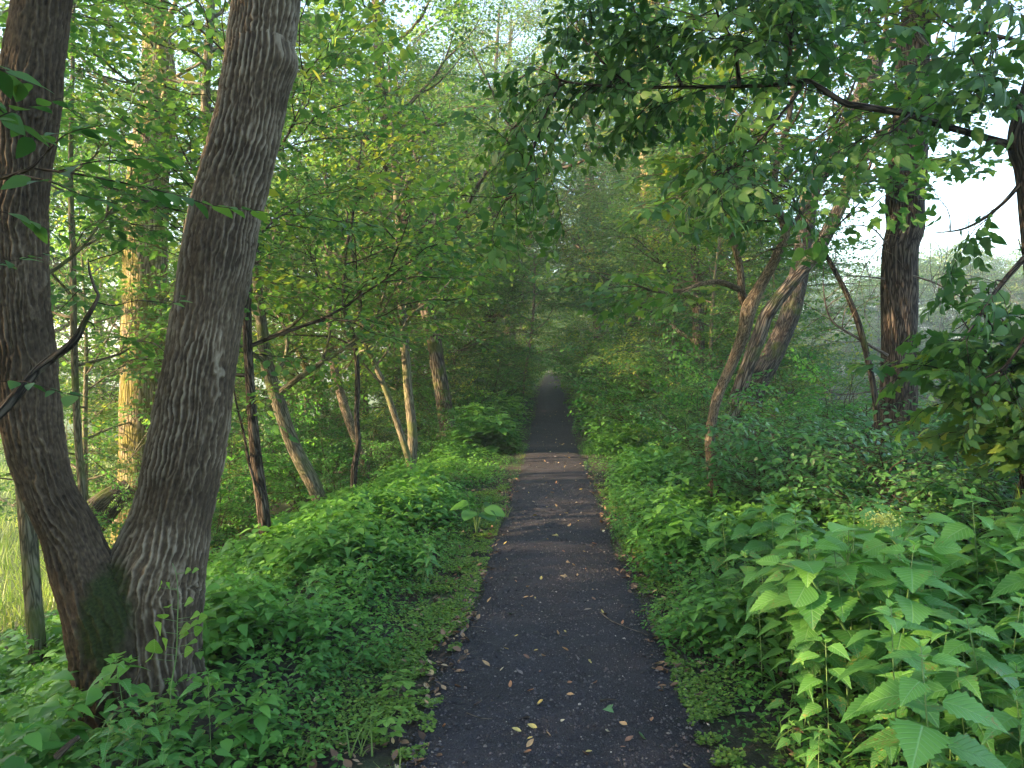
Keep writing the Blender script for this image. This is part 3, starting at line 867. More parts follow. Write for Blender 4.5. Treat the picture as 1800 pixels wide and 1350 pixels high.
traced('mossy_tree', 'big mossy furrowed trunk lit golden, behind and between the forked tree stems', 'tree',
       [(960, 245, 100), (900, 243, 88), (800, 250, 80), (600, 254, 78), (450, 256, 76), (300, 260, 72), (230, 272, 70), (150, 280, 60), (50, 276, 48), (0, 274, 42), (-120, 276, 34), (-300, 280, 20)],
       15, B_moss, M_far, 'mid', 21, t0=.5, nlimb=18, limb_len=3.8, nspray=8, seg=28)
traced('slim_tree', 'thin pale barked trunk at the lower left edge, left of the forked tree', 'tree',
       [(1235, 70, 34), (1100, 62, 31), (900, 47, 30), (800, 36, 28), (700, 25, 26), (500, 8, 22), (200, -10, 18)], 6.2, B_slim, M_maple, 'mid', 22, t0=.6, nlimb=7, limb_len=1.6, nspray=4, top=[(2, .05), (2, .02)])
traced('slim_tree', 'slender smooth green grey trunk right behind the left stem of the forked tree', 'tree',
       [(930, 146, 14), (850, 143, 13), (750, 136, 13), (600, 130, 12), (450, 128, 11), (300, 124, 9), (100, 128, 7)], 9.5, B_slim, M_maple, 'mid', 23, t0=.45, nlimb=9, limb_len=1.6, nspray=5, top=[(1.5, .02)])
traced('dark_trunk_tree', 'narrow upright trunk close behind the upper left side of the right fork stem', 'tree',
       [(980, 330, 26), (700, 345, 24), (450, 362, 22), (280, 368, 19), (220, 364, 19), (150, 362, 16), (60, 368, 15), (0, 371, 14), (-150, 375, 10)], 10, B_slim, M_maple, 'mid', 24, t0=.5, nlimb=12, limb_len=2.0, nspray=6, top=[(1.5, .02)])
traced('dark_trunk_tree', 'dark slender upright trunk just right of the forked tree base', 'tree',
       [(1050, 478, 26), (1000, 473, 25), (900, 463, 23), (820, 452, 22), (750, 445, 19), (650, 438, 17), (560, 434, 17), (430, 436, 14), (300, 430, 11)], 7.6, B_red, M_maple, 'mid', 25, t0=.55, nlimb=9, limb_len=1.7, nspray=5, top=[(1.2, .02)],
       extra_limbs=[([P(470, 900, 7.6), P(442, 830, 7.5), P(428, 760, 7.5), P(412, 690, 7.4), P(405, 600, 7.3)], 4, .018)])
traced('leaning_tree', 'leaning grey green trunk in the thicket, right of the dark slender trunk', 'tree',
       [(940, 592, 22), (900, 572, 26), (850, 550, 28), (780, 515, 27), (700, 487, 26), (640, 470, 24), (570, 460, 20), (450, 450, 16), (300, 446, 12)], 11, B_slim, M_maple, 'mid', 26, t0=.5, nlimb=10, limb_len=2.3, nspray=6, top=[(1.5, .03)])
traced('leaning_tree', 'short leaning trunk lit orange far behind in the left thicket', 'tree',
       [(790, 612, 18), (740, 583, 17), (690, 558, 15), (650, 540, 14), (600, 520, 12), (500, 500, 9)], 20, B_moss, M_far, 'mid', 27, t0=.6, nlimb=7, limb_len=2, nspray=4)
traced('slim_tree', 'pale slim trunk leaning left behind the crooked dark sapling', 'tree',
       [(810, 640, 16), (750, 617, 17), (690, 598, 16), (640, 586, 14), (600, 581, 12), (520, 577, 10), (400, 574, 8)], 15, B_tan, M_maple, 'mid', 28, t0=.5, nlimb=10, limb_len=2.2, nspray=5, top=[(1.5, .02)])
traced('crooked_sapling', 'thin dark crooked sapling winding upward in the left thicket', 'tree',
       [(830, 622, 12), (783, 630, 11), (733, 627, 10), (650, 628, 10), (583, 620, 8), (543, 605, 7), (450, 607, 6), (380, 620, 5)], 11, B_dark, M_maple, 'mid', 29, t0=.5, nlimb=8, limb_len=1.5, nspray=5, top=[(1, .01)])
traced('slim_tree', 'thin yellow green trunk slanting left, beside the straight slim trunk', 'tree',
       [(825, 722, 13), (770, 707, 12), (683, 677, 11), (600, 643, 9), (500, 625, 7)], 13, B_slim, M_maple, 'mid', 30, t0=.5, nlimb=7, limb_len=1.7, nspray=5, top=[(1.2, .01)])
traced('slim_tree', 'straight slim grey trunk left of the thick leaning trunk near the path', 'tree',
       [(825, 722, 20), (767, 725, 18), (683, 717, 16), (583, 710, 15), (500, 702, 13), (400, 700, 11), (250, 690, 8)], 13.5, B_slim, M_maple, 'mid', 31, t0=.45, nlimb=12, limb_len=2.1, nspray=6, top=[(1.5, .015)])
traced('tall_tree', 'thick grey trunk leaning left that stands left of the path in the middle distance', 'tree',
       [(800, 797, 34), (767, 790, 31), (663, 773, 28), (583, 760, 27), (510, 744, 30), (433, 723, 32), (367, 708, 26), (317, 700, 24), (167, 672, 20), (0, 660, 14)], 17, B_big, M_far, 'mid', 32, t0=.42, nlimb=34, limb_len=4.0, nspray=10, seg=20, top=[(2.5, .05), (2, .03)],
       extra_limbs=[([P(723, 430, 17), P(760, 380, 17.3), P(800, 350, 18), P(850, 330, 18)], 8, .09)])
traced('slim_tree', 'thin bare pole of a tree close to the left edge of the far path', 'tree',
       [(690, 919, 6), (660, 923, 6), (600, 932, 5), (540, 938, 5), (450, 940, 4)], 30, B_tan, M_far, 'mid', 33, t0=.5, nlimb=9, limb_len=2, nspray=5)

# right side
traced('forked_young_tree', 'curved tan trunk that forks at head height, right of the path', 'tree',
       [(860, 1253, 22), (820, 1250, 18), (767, 1248, 18), (700, 1260, 19), (640, 1286, 20), (583, 1308, 23), (545, 1316, 28), (507, 1334, 22), (457, 1362, 18), (407, 1380, 17), (350, 1362, 13), (293, 1365, 12), (260, 1373, 11), (177, 1392, 9), (60, 1400, 6)],
       8.6, B_tan, M_maple, 'maple', 34, dY=-.4, t0=.68, nlimb=14, limb_len=1.7, nspray=6, top=[(1.0, .012)],
       extra_limbs=[([P(1315, 545, 8.6), P(1304, 517, 8.6), P(1300, 467, 8.6), P(1280, 393, 8.5), P(1253, 333, 8.4), P(1223, 260, 8.3), P(1190, 180, 8.2)], 9, .055),
                    ([P(1302, 510, 8.6), P(1267, 496, 8.5), P(1233, 499, 8.4), P(1200, 511, 8.3), P(1150, 512, 8.2), P(1100, 492, 8.0), P(1060, 480, 7.9)], 7, .035),
                    ([P(1381, 405, 8.3), P(1400, 385, 8.4), P(1433, 353, 8.5), P(1500, 307, 8.7), P(1563, 258, 8.9)], 3, .03)])
traced('leaning_tree', 'stout trunk leaning right just behind the curved tan trunk', 'tree',
       [(800, 1266, 30), (720, 1288, 28), (650, 1312, 27), (583, 1337, 26), (547, 1352, 25), (480, 1405, 25), (445, 1434, 26), (367, 1475, 24), (300, 1500, 26), (257, 1533, 22), (200, 1585, 18), (100, 1660, 12)], 13, B_big, M_far, 'mid', 35, t0=.68, nlimb=9, limb_len=2.4, nspray=5, seg=20)
traced('leaning_tree', 'dark heavy trunk leaning right with a mossy upper bend against the open sky', 'tree',
       [(700, 1322, 40), (640, 1350, 38), (600, 1370, 37), (540, 1392, 36), (450, 1410, 34), (350, 1422, 32), (307, 1440, 32), (247, 1477, 34), (167, 1515, 32), (117, 1533, 32), (83, 1552, 32), (60, 1583, 28), (0, 1630, 22), (-120, 1700, 16)], 14, B_dark, M_far, 'mid', 36, t0=.7, nlimb=10, limb_len=2.6, nspray=5, seg=20)
traced('straight_tree', 'thick straight dark furrowed trunk right of the path with a split torn base', 'tree',
       [(960, 1568, 78), (900, 1571, 70), (800, 1577, 60), (700, 1579, 63), (600, 1580, 63), (450, 1582, 64), (400, 1592, 66), (350, 1592, 66), (250, 1598, 64), (100, 1605, 56), (0, 1613, 50), (-150, 1620, 44), (-400, 1630, 30)], 8.2, B_red, M_maple, 'maple', 37, t0=.90, nlimb=7, limb_len=2.6, nspray=5, seg=40, lump=.10)
traced('slim_tree', 'thin bare stem slanting left just beside the thick straight dark trunk', 'tree',
       [(880, 1546, 11), (750, 1542, 11), (683, 1536, 11), (593, 1516, 11), (527, 1493, 10), (450, 1453, 8), (390, 1415, 6), (330, 1385, 4)], 7.9, B_dark, M_maple, 'maple', 38, t0=.8, nlimb=4, limb_len=.8, nspray=3)
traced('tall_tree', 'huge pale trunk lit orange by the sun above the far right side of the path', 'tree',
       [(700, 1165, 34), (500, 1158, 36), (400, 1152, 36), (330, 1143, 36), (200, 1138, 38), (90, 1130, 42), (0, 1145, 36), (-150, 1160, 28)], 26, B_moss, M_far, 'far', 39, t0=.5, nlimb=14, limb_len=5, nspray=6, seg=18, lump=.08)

# ------------------------------------------------------------------ 3. the tree at the right edge, its long branch over the path
def edge_tree():
    Y = 4.6
    tr = [P(1850, 1400, Y), P(1845, 900, Y), P(1838, 600, Y), P(1822, 430, Y), P(1812, 300, Y), P(1806, 240, Y), P(1830, 120, Y), P(1870, -50, Y), P(1900, -300, Y)]
    b = tr[0]; b[2] = float(ground_z(b[0], b[1])) - .1
    rad = [.11, .09, .085, .08, .085, .10, .07, .05, .03]
    br = [P(1800, 262, Y), P(1760, 250, Y), P(1700, 233, Y), P(1633, 213, Y), P(1593, 200, Y), P(1517, 187, Y), P(1483, 180, Y), P(1440, 153, Y), P(1417, 142, Y), P(1383, 147, Y), P(1300, 152, 4.7), P(1200, 153, 4.8), P(1100, 153, 4.9), P(993, 143, 5), P(975, 125, 5)]
    d1 = [P(985, 145, 5), P(962, 190, 5), P(945, 240, 5.0), P(925, 300, 5.05), P(905, 345, 5.1)]
    d2 = [P(1110, 153, 4.9), P(1060, 110, 5.0), P(1020, 60, 5.1), P(990, 20, 5.2)]
    d3 = [P(1200, 153, 4.8), P(1170, 100, 4.9), P(1130, 50, 5.0), P(1110, 0, 5.1), P(1100, -60, 5.2)]
    d4 = [P(1300, 152, 4.7), P(1290, 80, 4.6), P(1260, 20, 4.5), P(1250, -60, 4.5)]
    d5 = [P(1383, 147, Y), P(1390, 70, 4.5), P(1380, 0, 4.4), P(1370, -80, 4.4)]
    d6 = [P(1417, 142, Y), P(1392, 177, 4.6), P(1350, 230, 4.5), P(1290, 290, 4.5), P(1260, 300, 4.4)]
    d7 = [P(1822, 430, Y), P(1760, 500, 4.5), P(1720, 560, 4.4), P(1690, 600, 4.3)]
    d8 = [P(1812, 300, Y), P(1760, 360, 4.6), P(1700, 400, 4.7), P(1640, 410, 4.8)]
    d9 = [P(1822, 560, Y), P(1770, 640, 4.6), P(1720, 670, 4.7)]
    d10 = [P(1806, 200, Y), P(1760, 170, 4.5), P(1735, 150, 4.4), P(1700, 90, 4.3)]
    d11 = [P(1820, 80, Y), P(1740, 60, 4.6), P(1680, 50, 4.7), P(1640, 20, 4.7)]
    d12 = [P(1600, 200, Y), P(1570, 230, 4.4), P(1540, 240, 4.3)]
    d13 = [P(1850, 0, Y), P(1700, -40, 4.5), P(1550, -60, 4.4), P(1420, -50, 4.4)]
    rng = np.random.default_rng(61)
    W, L = Acc(), Acc()
    tube(W, tr, rad, seg=26, n=60, lump=.15, seed=3)
    tube(W, br, np.array([20, 12, 10.5, 11, 10, 11, 9.5, 9, 8, 7, 5.5, 5, 4.5, 4, 3]) / 2 / F * Y * 1.15, seg=14, n=90, lump=.18, seed=4)
    O, D, SC = [], [], []
    for ln, k, r0 in ((d1, 20, .012), (d2, 15, .012), (d3, 22, .014), (d4, 22, .014), (d5, 18, .014), (d6, 12, .013), (d7, 4, .02), (d8, 9, .016), (d9, 2, .014), (d10, 9, .014), (d11, 12, .014), (d12, 6, .008), (d13, 22, .02), (br[9:], 26, None), (br[4:9], 6, None)):
        ln = np.array(ln)
        if r0:
            tube(W, ln, np.linspace(r0, .003, len(ln)), seg=6, n=20)
        c = catmull(ln, 24)
        i = rng.integers(3 if r0 else 0, 23, k)
        dr = norm(c[i + 1] - c[i])
        O.append(c[i]); D.append(norm(dr * .6 + rng.normal(0, .75, (k, 3)) * A(1, 1, .6) + A(-.1, 0, -.1))); SC.append(.5 + .4 * rng.random(k))
    O, D, SC = np.concatenate(O), np.concatenate(D), np.concatenate(SC)
    tip = O + norm(D) * SC[:, None] * .45
    uu = 900 + F * tip[:, 0] / tip[:, 1]
    keep = ~((uu > 1520) & (uu < 1665) & (rng.random(len(uu)) < .8)) & (rng.random(len(uu)) < .84)
    place_sprays(L, W, 'hang', O[keep], D[keep], SC[keep], rng, upj=.35)
    base = b.copy()
    root = build_tree('overhanging_tree', 'tree at the right edge whose long dark branch reaches across above the path', 'tree', base, W, L, B_red, M_dark)
edge_tree()

def maple_shrub_right():
    rng = np.random.default_rng(71)
    W, L = Acc(), Acc()
    O, D, SC = [], [], []
    base = A(3.35, 5.0, 0); base[2] = float(ground_z(base[0], base[1]))
    for (u, v, k) in ((1690, 560, 13), (1665, 630, 12), (1750, 550, 12), (1760, 660, 12), (1700, 620, 10), (1730, 500, 9), (1770, 600, 9), (1700, 700, 8), (1780, 700, 7), (1790, 420, 7), (1680, 470, 4)):
        tip = P(u, v, 4.9 + rng.random() * .6)
        mid = (base + tip) / 2 + A(.25, .1, .3)
        line = catmull([base, mid, tip], 12)
        tube(W, line, np.linspace(.022, .004, 12), seg=6, n=14)
        i = rng.integers(5, 11, k)
        O.append(line[i]); D.append(norm(rng.normal(0, 1, (k, 3)) * A(1, .8, .4) + A(-.35, -.3, .05))); SC.append(.62 + .3 * rng.random(k))
    place_sprays(L, W, 'sapling', np.concatenate(O), np.concatenate(D), np.concatenate(SC), rng, upj=.4)
    build_tree('maple_sapling', 'young maple with lobed dark leaves at the right edge beside the straight trunk', 'tree', base, W, L, B_dark, M_maple)
maple_shrub_right()

# ------------------------------------------------------------------ 4. foreground branches at the upper left
def twig_with_leaves(W, L, pts, r0, nleaf, leaf, rng, T=ELM, hang=.15, t0=.15):
    c = catmull(pts, 40)
    tube(W, pts, np.linspace(r0, r0 * .25, len(pts)), seg=6, n=40, close=True)
    k = nleaf
    tt = (t0 + (1 - t0) * (np.arange(k) + rng.random(k) * .5) / k) * 38
    i = tt.astype(int)
    p = c[i] + (c[i + 1] - c[i]) * (tt - i)[:, None]
    dr = norm(c[i + 1] - c[i])
    sd = norm(np.cross(dr, A(0, 0, 1))) * np.where(np.arange(k) % 2 == 0, 1, -1)[:, None]
    d = norm(dr * .7 + sd + rng.normal(0, .18, (k, 3)) - A(0, 0, hang))
    up = norm(A(0, 0, 1) + rng.normal(0, .3, (k, 3)))
    L.inst(T, p + d * .006, d, up, leaf * (.6 + .55 * rng.random(k)), rng.random(k), wid=.9 + .4 * rng.random(k))

def left_branches():
    rng = np.random.default_rng(81)
    W, L = Acc(), Acc()
    Y = 2.3
    main = [P(-260, 330, 2.5), P(-60, 322, 2.4), P(0, 313, 2.35), P(50, 298, Y), P(75, 275, Y), P(110, 240, 2.25), P(180, 218, 2.2)]
    tube(W, main[:5], [.016, .010, .008, .006, .004], seg=8, n=30, close=False)
    tubes = [
        ([P(60, 297, Y), P(130, 305, Y), P(220, 322, 2.35), P(300, 340, 2.4), P(380, 362, 2.45), P(470, 372, 2.5)], .0042, 20),
        ([P(75, 275, Y), P(110, 240, 2.25), P(140, 228, 2.2), P(190, 218, 2.15)], .003, 9),
        ([P(30, 306, Y), P(90, 320, 2.2), P(150, 345, 2.15), P(215, 360, 2.1)], .003, 10),
        ([P(-120, 120, 2.0), P(-40, 160, 2.05), P(20, 210, 2.1), P(70, 250, 2.2)], .004, 12),
        ([P(-150, 60, 1.8), P(-40, 105, 1.85), P(20, 130, 1.9), P(60, 150, 1.95)], .004, 8),
        ([P(100, 302, Y), P(160, 285, 2.25), P(230, 280, 2.2), P(290, 270, 2.2)], .003, 11),
        ([P(-100, 380, 2.2), P(0, 372, 2.3), P(60, 392, 2.35), P(120, 420, 2.4)], .003, 8),
        ([P(-140, 500, 2.3), P(-30, 470, 2.4), P(40, 455, 2.45), P(110, 440, 2.5)], .003, 9),
        ([P(-140, 250, 1.9), P(-30, 215, 1.95), P(40, 190, 2.0), P(110, 172, 2.05)], .003, 8),
    ]
    for pts, r0, k in tubes:
        twig_with_leaves(W, L, pts, r0, k, .088, rng)
    base = A(-2.6, 2.2, 0); base[2] = float(ground_z(base[0], base[1]))
    tube(W, [base - A(0, 0, .1), A(-2.45, 2.3, 1.2), main[0], A(-2.2, 2.0, 3.2), A(-2.0, 1.6, 4.2)], [.05, .035, .028, .02, .01], seg=12, n=30, close=True)
    build_tree('elm_sapling', 'near leafy twigs with large green leaves reaching in from the upper left edge', 'branch', base, W, L, B_twig, M_dark, wood='branches', crown='leaves')
    # the bare crooked branch
    W, L = Acc(), Acc()
    Y = 3.2
    bp = [P(-330, 1010, 3.0), P(-120, 830, 3.0), P(0, 725, 3.1), P(67, 650, Y), P(127, 603, Y), P(150, 563, Y), P(172, 523, Y), P(167, 507, Y), P(158, 480, Y), P(155, 455, Y)]
    base = bp[0].copy(); base[2] = float(ground_z(base[0], base[1])) - .1
    tube(W, [base] + bp, np.array([.05, .034, .028, .021, .018, .016, .0115, .007, .0062, .005, .003]), seg=14, n=90, lump=.12, seed=5, close=True)
    for pts, r0 in (([P(150, 563, Y), P(163, 570, Y), P(168, 585, Y)], .003), ([P(172, 532, Y), P(200, 537, Y), P(245, 528, Y), P(300, 533, 3.3)], .003), ([P(160, 508, Y), P(140, 510, Y), P(120, 530, Y), P(90, 560, 3.1)], .0025),
                    ([P(50, 665, Y), P(55, 645, Y), P(53, 638, Y)], .003), ([P(157, 460, Y), P(180, 452, Y), P(205, 445, Y), P(230, 430, Y)], .0025), ([P(127, 603, Y), P(140, 640, 3.1), P(143, 655, 3.1)], .002)):
        tube(W, pts, np.linspace(r0, .0012, len(pts)), seg=5, n=14)
    rng = np.random.default_rng(82)
    twig_with_leaves(W, L, [P(0, 670, 3.1), P(50, 672, 3.05), P(110, 690, 3.0), P(160, 700, 3.0)], .003, 8, .09, rng)
    twig_with_leaves(W, L, [P(245, 528, Y), P(300, 533, 3.3), P(330, 520, 3.3)], .002, 5, .06, rng)
    build_tree('bare_branch', 'dark crooked bare branch rising across the left stem of the forked tree', 'branch', base, W, L, B_dark, M_dark, wood='wood', crown='leaves')
left_branches()

# ------------------------------------------------------------------ 5. filler trees and bushes: prototypes and copies
def proto(name, label, cat, kind, barkm, leafm, height, r, seed, group, t0=.15, nlimb=18, limb_len=2.4, nspray=7, lean=.06, **kw):
    rng = np.random.default_rng(seed)
    n = 6
    z = np.linspace(-.15, height, n)
    xy = rng.normal(0, lean, (n, 2)).cumsum(0) * height / n
    pts = np.column_stack([xy - xy[0], z])
    rr = r * (1 - .85 * (np.linspace(0, 1, n)) ** 1.1)
    W, L = tree_parts(pts, rr, kind, seed, t0=t0, nlimb=nlimb, limb_len=limb_len, nspray=nspray, **kw)
    return build_tree(name, label, cat, (0, 0, 0), W, L, barkm, leafm, group)

def bush(name, label, kind, leafm, barkm, height, nst, seed, group, spread=.5, nspray=7, sc=1.0):
    rng = np.random.default_rng(seed)
    W, L = Acc(), Acc()
    O, D, SC = [], [], []
    for s_ in range(nst):
        az = rng.random() * 6.28
        d = A(math.cos(az) * spread, math.sin(az) * spread, 1)
        line = limb(rng, A(math.cos(az) * .08, math.sin(az) * .08, -.1), d, height * (.7 + .5 * rng.random()), up=-.35, wander=.14, n=8)
        tube(W, line, np.linspace(.016, .004, 8), seg=5, n=10)
        k = nspray
        i = rng.integers(1, 7, k)
        f = rng.random((k, 1))
        O.append(line[i] * (1 - f) + line[i + 1] * f if False else line[i] + (line[np.minimum(i + 1, 7)] - line[i]) * f)
        az2 = rng.random(k) * 6.28
        D.append(np.stack([np.cos(az2), np.sin(az2), .25 + .4 * rng.random(k)], -1)); SC.append(sc * (.55 + .6 * rng.random(k)))
    place_sprays(L, W, kind, np.concatenate(O), np.concatenate(D), np.concatenate(SC), rng, upj=.35)
    return build_tree(name, label, 'bush', (0, 0, 0), W, L, barkm, leafm, group, wood='stems', crown='foliage')

def dpos(d, y):
    x = path_x(y) + d
    return (x, y, float(ground_z(x, y)) - .03)

GM = 'understory trees crowding both sides of the path'
und = [proto('understory_tree', 'young green understory tree in the thicket beside the path', 'tree', 'mid', B_slim, M_maple, 7.5, .07, 900 + i, GM, t0=.14, nlimb=22, limb_len=2.3, nspray=7, elev=.2) for i in range(4)]
GB = 'leafy bushes of the thicket on both sides of the path'
bus = [bush('thicket_bush', 'small leaved green bush in the thicket beside the path', ['fine', 'mid', 'fine'][i], [M_fine, M_bush, M_bush][i], B_twig, 2.6, 13, 950 + i, GB, spread=.55, nspray=9) for i in range(3)]
GC = 'tall canopy trees rising behind the thicket'
can = [proto('canopy_tree', 'tall leafy canopy tree rising behind the thicket', 'tree', 'far', B_big, M_far, 17, .3, 980 + i, GC, t0=.22, nlimb=26, limb_len=5.2, nspray=8, elev=.25, seg=12, spray_sc=1.15) for i in range(3)]

used = set()
cnt = {'u': 0, 'b': 0, 'c': 0}
rng = np.random.default_rng(12)
def put(lst, key, d, y, sc=1.0, rz=None, label=None, group=None):
    i = cnt[key] % len(lst); cnt[key] += 1
    root = lst[i]
    rz = rng.random() * 6.28 if rz is None else rz
    if root.name not in used:
        used.add(root.name)
        root.location = dpos(d, y); root.rotation_euler = (0, 0, rz); root.scale = (sc,) * 3
        if label: root['label'] = label
        if group: root['group'] = group
        return root
    return dup(root, dpos(d, y), rz, sc, label, group)

# understory trees, both sides
for d, y, s_ in [(-3.6, 23, 1.25), (-8.5, 14, .9), (-9, 18, 1.1), (-6.5, 18.5, .75), (-4.2, 21, .8), (-7, 22, 1.1), (-12, 17, 1.1), (-14, 24, 1.2), (-3.3, 25, .8), (-5, 27, 1.1), (-2.8, 30, .85), (-4.2, 34, 1.1), (-8.5, 28, 1.2), (-4.5, 42, 1.2), (-2.4, 55, 1.1), (-2.2, 65, 1.2), (-5, 60, 1.3), (-2.0, 76, 1.2), (-10, 36, 1.3),
                 (3.3, 16.5, .8), (4.9, 17.5, .8), (3.0, 21, .85), (5.5, 21, .9), (2.9, 25, .9), (4.5, 28, 1.05), (2.7, 37, 1.0), (4.6, 35, 1.2), (2.5, 52, 1.1), (2.4, 60, 1.2), (5.5, 42, 1.3), (6.5, 27, 1.1), (2.2, 70, 1.2), (2.4, 84, 1.4), (2.6, 98, 1.5), (-2.4, 90, 1.4), (-2.8, 106, 1.6), (2.8, 114, 1.7), (-3, 125, 1.8), (3, 135, 1.9), (-3.2, 150, 2), (3.2, 160, 2), (-1, 186, 2.2), (2, 188, 2.2)]:
    put(und, 'u', d + rng.normal(0, .15), y, s_)
# bushes
for d, y, s_ in [(-4.6, 9.2, .55), (-5.0, 10.8, .7), (-3.4, 12.6, .55), (-5.8, 12.8, .85), (-4.4, 13.6, .75), (-2.7, 15.5, .6), (-3.6, 17, .8), (-5.2, 16.5, .9), (-2.3, 18.8, .7), (-3.4, 20.5, .95), (-5, 19.5, 1.0), (-2.1, 22.5, .8), (-2.3, 26, .95), (-2.2, 30, 1.0), (-2.0, 34, 1.0), (-1.9, 40, 1.1), (-1.8, 48, 1.1), (-1.7, 58, 1.2), (-1.5, 70, 1.2), (-4, 24, 1.2), (-7.5, 15, 1.1), (-9.5, 19, 1.1), (-3.3, 28, 1.2), (-7, 19, 1.2),
                 (2.7, 12.0, .62), (3.7, 11.4, .75), (4.8, 11.8, .9), (6.0, 12.4, .95), (2.5, 14, .8), (3.5, 14.3, 1.0), (4.8, 14.5, 1.1), (2.3, 16.5, .9), (3.2, 18.5, 1.1), (2.1, 20, .95), (4.4, 18, 1.2), (2.0, 23.5, 1.0), (1.9, 28, 1.05), (3.4, 24, 1.2), (1.85, 34, 1.05), (1.75, 41, 1.1), (1.7, 50, 1.15), (1.6, 60, 1.2), (5.6, 15.5, 1.0), (4.4, 22, 1.3), (1.5, 71, 1.3), (-1.6, 82, 1.3), (1.6, 84, 1.4), (-1.3, 97, 1.5), (1.4, 99, 1.5), (.1, 104, 1.4), (-.6, 108, 1.5), (.8, 109, 1.5), (-1.7, 116, 1.7), (1.7, 118, 1.7), (-1.8, 140, 2), (1.8, 142, 2), (-.8, 178, 2.2), (1.2, 176, 2.2), (0, 182, 2.2), (7.4, 14, 1.0)]:
    put(bus, 'b', d + rng.normal(0, .1), y, s_)
# canopy trees
for d, y, s_ in [(3.6, 19.5, .58), (4.4, 30, .75), (-2.4, 34, 1.0), (2.6, 40, 1.15), (-2.4, 46, 1.25), (-5.2, 22, .62), (5.6, 25, .66), (-9, 27, .85), (-4.6, 27, .8), (-5.5, 34, .85), (-6, 42, .9), (-13, 33, 1), (-5, 50, 1), (-10, 48, 1), (-20, 36, 1.0), (-4, 62, 1.1), (-12, 62, 1.1), (-18, 28, .9), (5.5, 33, .8), (5, 42, .9), (4.6, 52, 1.0), (4, 64, 1.05), (5, 76, 1.1), (0, 195, 1.4), (-5, 100, 1.2), (6, 96, 1.2), (-5, 125, 1.3), (5.5, 125, 1.3), (-5, 160, 1.4), (5, 165, 1.4), (-2.8, 33, .8), (3.6, 36, .8), (-6, 84, 1.2), (-27, 46, 1.1), (-3, 76, 1.1)]:
    put(can, 'c', d, y, s_)
# trees beyond the meadow and behind the viewer: out of view, put in to keep the low sun off the path
GL = 'trees along the far side of the meadow on the left'
for i in range(17):
    y = -26 + i * 5.0 + rng.normal(0, 1)
    if i in (6, 9, 10, 13): continue
    put(can, 'c', -33 - rng.random() * 9 - path_x(y), y, .5 + .25 * rng.random(), label='tree in the leafy row beyond the bright meadow on the left', group=GL)
for d, y, s_ in [(-6, -7, .8), (-9, 0, .75), (5, -9, .8), (-13, -10, .8), (-12, 4, .8), (-15, -3, .8)]:
    put(can, 'c', d, y, s_)
for d, y, s_ in [(-4.6, 1.2, .8), (-2.8, -1.6, .8), (-7.5, -1, .9), (-8.5, 3, 1.0), (-9.5, 6, 1.0), (-6.5, -4, .9), (-11, 8, 1.0)]:  # unseen trees added beside and behind the viewer as sun blockers
    put(und, 'u', d, y, s_)
# trees on the far bank of the pond
GF = 'hazy trees on the far bank of the pond'
bank = [proto('bank_tree', 'pale hazy tree on the far bank of the pond at the right', 'tree', 'far', B_big, M_far, 14, .25, 1200 + i, GF, t0=.05, nlimb=36, limb_len=4.6, nspray=9, elev=.2, seg=8, spray_sc=1.5, shape=lambda q: math.sin(math.pi * min(1, .18 + .8 * q)) ** .6) for i in range(2)]
cnt['f'] = 0
for i in range(40):
    a = math.radians(10 + (i % 20) * 3.3 + (1.6 if i >= 20 else 0) + rng.normal(0, .4))
    r = (94 if i < 20 else 106) + rng.random() * 8
    x, y = 4 + math.sin(a) * r, math.cos(a) * r
    put(bank, 'f', x - path_x(y), y, .85 + .4 * rng.random())

# ------------------------------------------------------------------ 6. viburnum bushes at the right, low dark leaves
vib = bush('viburnum_bush', 'bluish green bush of oval leaves around the foot of the thick straight trunk', 'cool', M_cool, B_twig, 1.5, 20, 1001, None, spread=.7, nspray=11)
vib.location = dpos(3.35, 7.0)
for d, y, s_, lb in [(2.6, 8.6, 1.0, 'bluish green bush of oval leaves right of the curved tan trunk'), (4.6, 8.6, 1.1, 'bluish green bush of oval leaves behind the thick straight trunk'),
                     (3.1, 5.9, .75, 'low bluish green bush of oval leaves in front of the thick straight trunk'), (3.9, 5.4, .95, 'bluish green bush of oval leaves at the right edge, under the young maple'), (3.9, 10, 1.1, 'dim bluish green bush farthest back behind the curved tan trunk'), (2.9, 7.4, .8, 'bluish green bush of oval leaves left of the thick straight trunk'), (5.2, 7.2, .9, 'bluish green bush right of the thick straight trunk near the pond')]:
    dup(vib, dpos(d, y), rng.random() * 6.28, s_, lb)

